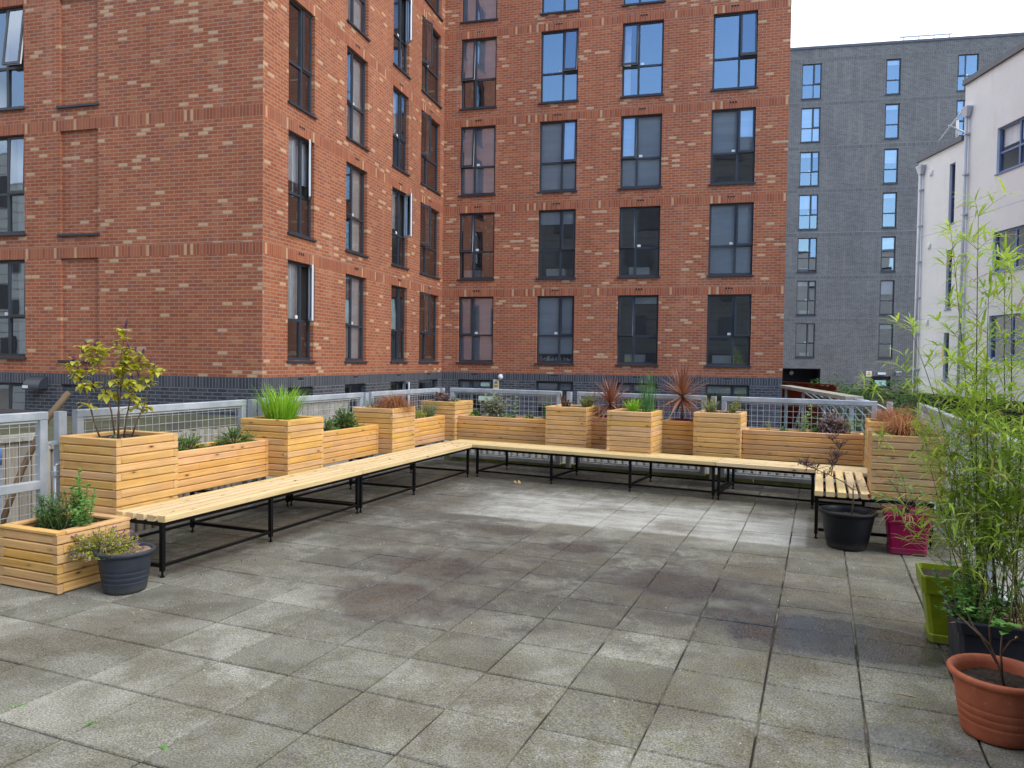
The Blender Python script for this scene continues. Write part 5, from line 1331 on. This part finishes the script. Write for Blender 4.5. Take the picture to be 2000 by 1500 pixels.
# low planter by the gate
ZL = .002 + 6 * .0665 - .03
r = random.Random(91); loc = (-5.08, 3.74, ZL); t = plant('rosemary_plant', loc, 'fine leaved green rosemary in the low square planter', 'plant'); gs, gl = MB(), MB()
for k in range(46):
    a = r.uniform(0, 2 * PI); s_ = r.uniform(.1, .8); d = V((math.cos(a) * s_, math.sin(a) * s_, 1)).normalized(); L_ = r.uniform(.12, .27); b = V(loc) + V((r.gauss(0, .05), r.gauss(0, .04), 0)); e = b + d * L_
    gs.tube([b, b.lerp(e, .5), e], [.003, .0022, .0015], 4, cap=False)
    for q in range(26):
        p = b.lerp(e, .08 + .92 * q / 25); gl.leaf(p, d * .5 + rdir(r, -.1, .6), (0, 0, 1), .048, .008, 0, r.random(), .1)
gs.build('stems', M['stem'], t); gl.build('leaves', M['l_rose'], t)
upright('mint_plant', (-4.93, 3.84, ZL), 'tall green mint stems behind the rosemary in the low planter', [(0, 0, .40), (-.05, .03, .33), (.06, .02, .30), (.03, -.05, .26), (.09, .04, .22), (-.03, -.04, .28), (.12, -.02, .19)], .06, .044, M['l_mint'], 92, .026)
upright('mint_plant', (-4.79, 3.72, ZL), 'leaning mint stems spilling at the front corner of the low planter', [(.04, .0, .22), (.0, .05, .24), (.10, .05, .30), (.05, -.06, .16), (-.02, -.04, .18)], .056, .042, M['l_mint'], 93, .026)
bush('flowering_thyme', (-4.55, 3.73, .255), 'golden thyme with purple pink flowers spilling over the grey pot', .27, .22, .16, 5200, .019, .009, M['l_thyme_y'], 94, 230, stemr=.0012, flowers=(M['f_pink'], 9, .5, .013), lo=-.5, inner=.25)
# thin dark shrub in the black pot
r = random.Random(101); b0 = V((.27, 7.24, .27)); t = plant('dark_shrub', tuple(b0), 'thin leaning shrub with fine purple black leaves in the black pot', 'shrub'); gs, gl = MB(), MB()
trunk = [b0, V((.285, 7.22, .42)), V((.28, 7.2, .53)), V((.20, 7.17, .60)), V((.08, 7.13, .66)), V((-.02, 7.1, .70)), V((-.10, 7.05, .735))]
gs.tube(trunk, [.008, .007, .006, .005, .004, .003, .002], 6)
br2 = [V((.10, 7.14, .655)), V((.11, 7.10, .74)), V((.15, 7.07, .82)), V((.16, 7.05, .90)), V((.10, 7.02, .97))]; gs.tube(br2, [.0045, .004, .0035, .003, .002], 5)
def twigs(p, d, n, L_, lv):
    for k in range(n):
        dd = (V(d) + rdir(r, -.4, .8) * 1.1).normalized(); e = V(p) + dd * L_ * r.uniform(.6, 1.2)
        gs.tube([p, V(p).lerp(e, .5) + V((0, 0, .008)), e], [.0022, .0016, .001], 4, cap=False)
        for q in range(lv):
            gl.leaf(V(p).lerp(e, .2 + .8 * q / lv), dd * .6 + rdir(r, -.4, .7), (0, 0, 1), r.uniform(.022, .04), .007, 0, r.random(), .1)
for p in trunk[4:]: twigs(p, (-.5, 0, .35), 8, .10, 9)
twigs(trunk[-1], (-.6, 0, .2), 8, .12, 9)
for p in br2[1:]: twigs(p, (-.2, -.1, .7), 9, .10, 10)
twigs(br2[2], (-.9, 0, .1), 9, .11, 10); twigs(V((-.1, 7.05, .735)), (0, -.2, -.4), 6, .12, 8); twigs(trunk[2], (.4, 0, .5), 3, .12, 4)
gs.build('branches', M['twig'], t); gl.build('leaves', M['l_dark'], t)
# leafy plant of the magenta pot, with dry strands
r = random.Random(103); loc = (.72, 7.36, .335); t = plant('red_tipped_shrub', loc, 'small shrub with green and red tipped leaves in the magenta pot', 'shrub'); gs, gl, gd = MB(), MB(), MB()
for dx, dy, h in ((-.26, -.15, .17), (-.16, -.10, .30), (-.05, -.10, .33), (.05, .0, .25), (-.30, .0, .10), (-.12, .06, .26), (.12, -.1, .2)):
    b = V(loc); e = b + V((dx, dy, h)); m_ = b.lerp(e, .5) + V((0, 0, .04)); gs.tube([b, m_, e], [.004, .003, .002], 5)
    for q in range(8):
        p = m_.lerp(e, q / 7); gl.leaf(p, rdir(r, -.2, .8), (0, 0, 1), r.uniform(.055, .10), .03, 1 if q > 6 and r.random() < .5 else 0, r.random(), .3)
for k in range(60):
    a = r.uniform(0, 2 * PI); gd.blade(V(loc) + V((math.cos(a) * .10, math.sin(a) * .10, -.01)), (math.cos(a), math.sin(a), .55), r.uniform(.14, .32), .004, r.uniform(1.2, 2.4), 0, r.random())
gs.build('stems', M['twig'], t); gl.build('leaves', [M['l_red'], m_leaf('red_tip', (.35, .05, .03), (.45, .10, .05))], t); gd.build('dry_strands', M['l_bamdry'], t)
# bamboo
r = random.Random(110); loc = (.90, 4.59, .30); t = plant('bamboo_plant', loc, 'tall leafy bamboo with dark canes growing from the dark trough', 'bamboo')
gc, gg, gl, gb = MB(), MB(), MB(), MB()
canes = []
tall = [((.80, 4.62), (.755, 4.70, 2.42), 0), ((.84, 4.66), (.66, 4.86, 2.30), 0), ((.92, 4.70), (.92, 4.72, 2.10), 0), ((.88, 4.52), (.80, 4.62, 1.98), 0), ((.76, 4.74), (.50, 5.10, 1.80), 0), ((.98, 4.66), (1.02, 4.66, 1.95), 0), ((.90, 4.78), (.78, 5.05, 1.70), 0), ((1.0, 4.72), (.93, 4.95, 2.2), 0)]
for b, e, c in tall: canes.append((V((b[0], b[1], .29)), V(e), .0055))
for k in range(46):
    b = V((r.uniform(.70, 1.10), r.uniform(4.40, 4.80), .29)); e = b + V((r.gauss(-.05, .14), r.gauss(.10, .18), r.uniform(.45, 1.35))); canes.append((b, e, .0035))
def leafcl(p, d, n, s_):
    for q in range(n):
        dd = (V(d) * .8 + rdir(r, -.55, .35) * .9); L_ = s_ * r.uniform(.65, 1.2)
        gl.leaf(p, dd, (0, 0, 1), L_, L_ * .105, 1 if r.random() < .05 else 0, r.random(), r.uniform(.1, .45), .2, .3)
for b, e, R in canes:
    h = e.z - b.z; N = max(5, int(h / .17)); bow = V((r.gauss(0, .04), r.gauss(0, .04), 0)); pts = [b.lerp(e, q / N) + bow * math.sin(PI * q / N) for q in range(N + 1)]
    G = gc if (R > .005 or r.random() < .4) else gg
    G.tube(pts, [R * (1 - .75 * q / N) for q in range(N + 1)], 6, r=r.random())
    for q in range(1, N): 
        d = (pts[q] - pts[q - 1]).normalized(); rr_ = R * (1 - .75 * q / N) * 1.35; G.tube([pts[q] - d * .003, pts[q] + d * .003], rr_, 6, cap=False)
    q0 = int(N * (.28 if R > .005 else .4))
    for q in range(q0, N + 1):
        u = q / N; nb = 3 if R > .005 else 2
        for k in range(nb):
            a = r.uniform(0, 2 * PI); d = V((math.cos(a), math.sin(a), r.uniform(.5, 1.3))).normalized(); L_ = r.uniform(.12, .30) * (1.15 - .55 * u); m_ = pts[q] + d * L_ * .55; e2 = m_ + (d + V((0, 0, -.25))) * L_ * .5
            gb.tube([pts[q], m_, e2], [.0016, .0012, .0007], 4, cap=False)
            leafcl(e2, d, 6 if R > .005 else 4, .125); leafcl(m_, d, 3, .115)
            if r.random() < .5: leafcl(pts[q].lerp(m_, .6), d, 2, .10)
    leafcl(e, (0, 0, 1), 5, .13)
# the outlier shoots that lean over the benches
for pts in ([(.80, 4.75, .9), (.60, 4.95, 1.25), (.36, 5.1, 1.40), (.25, 5.2, 1.53)], [(.72, 4.7, .6), (.50, 4.95, .85), (.38, 5.1, 1.05), (.36, 5.2, 1.2)], [(.75, 4.6, .5), (.52, 4.8, .62), (.42, 4.9, .80)], [(.78, 4.6, .7), (.60, 4.75, 1.0), (.52, 4.8, 1.3), (.50, 4.85, 1.55)]):
    gsh = MB(); gsh.tube(pts, [.003] + [.002] * (len(pts) - 2) + [.001], 5); gsh.build('side_shoot', M['cane_g'], t)
    for a, b in zip(pts[1:], pts[2:] + [pts[-1]]):
        for k in range(5): leafcl(V(a).lerp(V(b), r.random()), rdir(r, -.3, .6), 3, .10)
gc.build('dark_canes', M['cane'], t); gg.build('green_canes', M['cane_g'], t); gb.build('branchlets', M['cane_g'], t); gl.build('leaves', [M['l_bam'], M['l_bamdry']], t)
g = MB()
for k in range(240):
    p = (r.uniform(.70, 1.10), r.uniform(4.38, 4.80), .30 + r.random() * .015); a = r.uniform(0, 2 * PI); g.leaf(p, (math.cos(a), math.sin(a), r.uniform(-.1, .3)), (0, 0, 1), r.uniform(.05, .1), .012, 0, r.random(), .1)
tag(g.build('fallen_bamboo_leaves', M['l_bamdry'], None, (.9, 4.6, .3)), kind='stuff')
upright('trough_mint', (.755, 4.42, .30), 'light green mint in front of the bamboo at the trough edge', [(-.12, .02, .30), (-.18, .08, .24), (-.04, .08, .34), (.03, .10, .30), (-.08, -.06, .16), (.20, .04, .22), (0, 0, .20), (-.08, .0, .17), (.08, .02, .16), (-.04, .06, .24), (.12, .05, .20), (-.13, .06, .14), (.04, -.03, .12), (-.10, .12, .2), (.16, .02, .10), (-.03, .14, .27), (-.16, .02, .06)], .055, .036, M['l_mint'], 111, .024)
r = random.Random(112); b0 = V((.775, 3.84, .22)); t = plant('bare_twig_shrub', tuple(b0), 'almost bare twig with a few round green leaves in the terracotta pot', 'shrub'); gs, gl = MB(), MB()
br = [[b0, b0 + V((-.03, .0, .10)), b0 + V((-.055, .02, .17)), b0 + V((-.12, .03, .24)), b0 + V((-.16, .04, .33))], [b0 + V((-.03, 0, .1)), b0 + V((-.09, .04, .2)), b0 + V((-.17, .06, .27))], [b0 + V((-.055, .02, .17)), b0 + V((-.06, .03, .26)), b0 + V((-.05, .02, .33))], [b0 + V((-.01, 0, .03)), b0 + V((-.02, .0, .16)), b0 + V((-.015, 0, .27))], [b0 + V((-.02, 0, .14)), b0 + V((.02, .02, .20)), b0 + V((.05, .02, .22))]]
for p in br: gs.tube(p, [.005 - .0008 * k for k in range(len(p))], 6)
for p, n in ((b0 + V((-.015, 0, .27)), 9), (b0 + V((.03, .0, .27)), 4), (b0 + V((-.16, .04, .31)), 3), (b0 + V((-.01, 0, .24)), 3)):
    for k in range(n): gl.leaf(p + rdir(r, -.5, .5) * .012, rdir(r, -.1, .7), (0, 0, 1), r.uniform(.04, .06), .04, 0, r.random(), .15, .2, .45)
gs.build('branches', M['twig'], t); gl.build('leaves', M['l_mint'], t)

# small things on the paving
def weed(x, y, s_, label, seed, lv=M['l_mint']):
    r = random.Random(seed); t = plant('weed', (x, y, 0), label, 'weed'); g = MB()
    for k in range(int(14 + 20 * s_ * 5)):
        a = r.uniform(0, 2 * PI); g.leaf((x + r.gauss(0, s_ * .4), y + r.gauss(0, s_ * .25), -.002), (math.cos(a), math.sin(a), r.uniform(.1, .6)), (0, 0, 1), r.uniform(.011, .022), .008, 0, r.random(), .3)
    g.build('leaves', lv, t)
weed(-2.93, 2.33, .04, 'small green weed in the paving joint at the lower left', 121)
weed(-2.47, 2.31, .05, 'leafy green weed in the paving joint nearest the lower edge', 122)
weed(-3.38, 2.33, .05, 'creeping weed in the paving joint at the left photo edge', 123)
weed(-5.38, 5.85, .10, 'leafy weed under the left bench beside the fence post', 124)
weed(-5.40, 5.30, .12, 'mossy green weed patch below the left fence panel', 125)
r = random.Random(131); t = plant('dry_leaf', (-3.65, 9.15, .0), 'curled pale yellow dry leaf on the paving before the back bench', 'leaf'); g = MB()
for k in range(4): g.leaf((-3.67 + k * .02, 9.14 + .01 * (k % 2), .004), (r.uniform(-1, 1), r.uniform(-1, 1), .25), (0, 0, 1), .06, .035, 0, .4, -.3, .7)
g.build('blade', m_leaf('dry_yellow', (.55, .38, .14), (.68, .50, .22)), t)
t = plant('bamboo_husk', (.45, 4.1, .0), 'thin straw coloured husk lying on the wet paving near the terracotta pot', 'husk'); g = MB(); g.leaf((.35, 4.14, .003), (1, -.12, 0), (0, 0, 1), .14, .012, 0, .5, 0); g.build('blade', M['l_bamdry'], t)
# loose soil crumbs and grit
r = random.Random(141); g = MB()
def crumb(x, y, s_, m=0):
    z = .0005; a = r.uniform(0, 6.28); p = [V((x + s_ * r.uniform(.6, 1) * math.cos(a + k * 2.09), y + s_ * r.uniform(.6, 1) * math.sin(a + k * 2.09), z)) for k in range(3)]; top = V((x, y, z + s_ * r.uniform(.5, 1)))
    for k in range(3): g.face([p[k], p[(k + 1) % 3], top], None, m, r.random())
for k in range(700): crumb(r.gauss(.5, .3), r.gauss(4.75, .26), r.uniform(.0012, .0045))
for k in range(900): crumb(r.uniform(-5.3, -4.1), r.uniform(4.1, 9.4), r.uniform(.002, .008))
for k in range(700): crumb(r.uniform(-4.3, .2), r.gauss(9.25, .35), r.uniform(.002, .008))
for k in range(3200): crumb(r.uniform(-5, 1.0), r.uniform(2, 9), r.uniform(.0012, .004))
for k in range(330): crumb(r.uniform(-5, 1.0), r.uniform(2, 9), r.uniform(.002, .006), 1)
tag(g.build('soil_crumbs', [M['soil'], M['paper']]), kind='stuff')
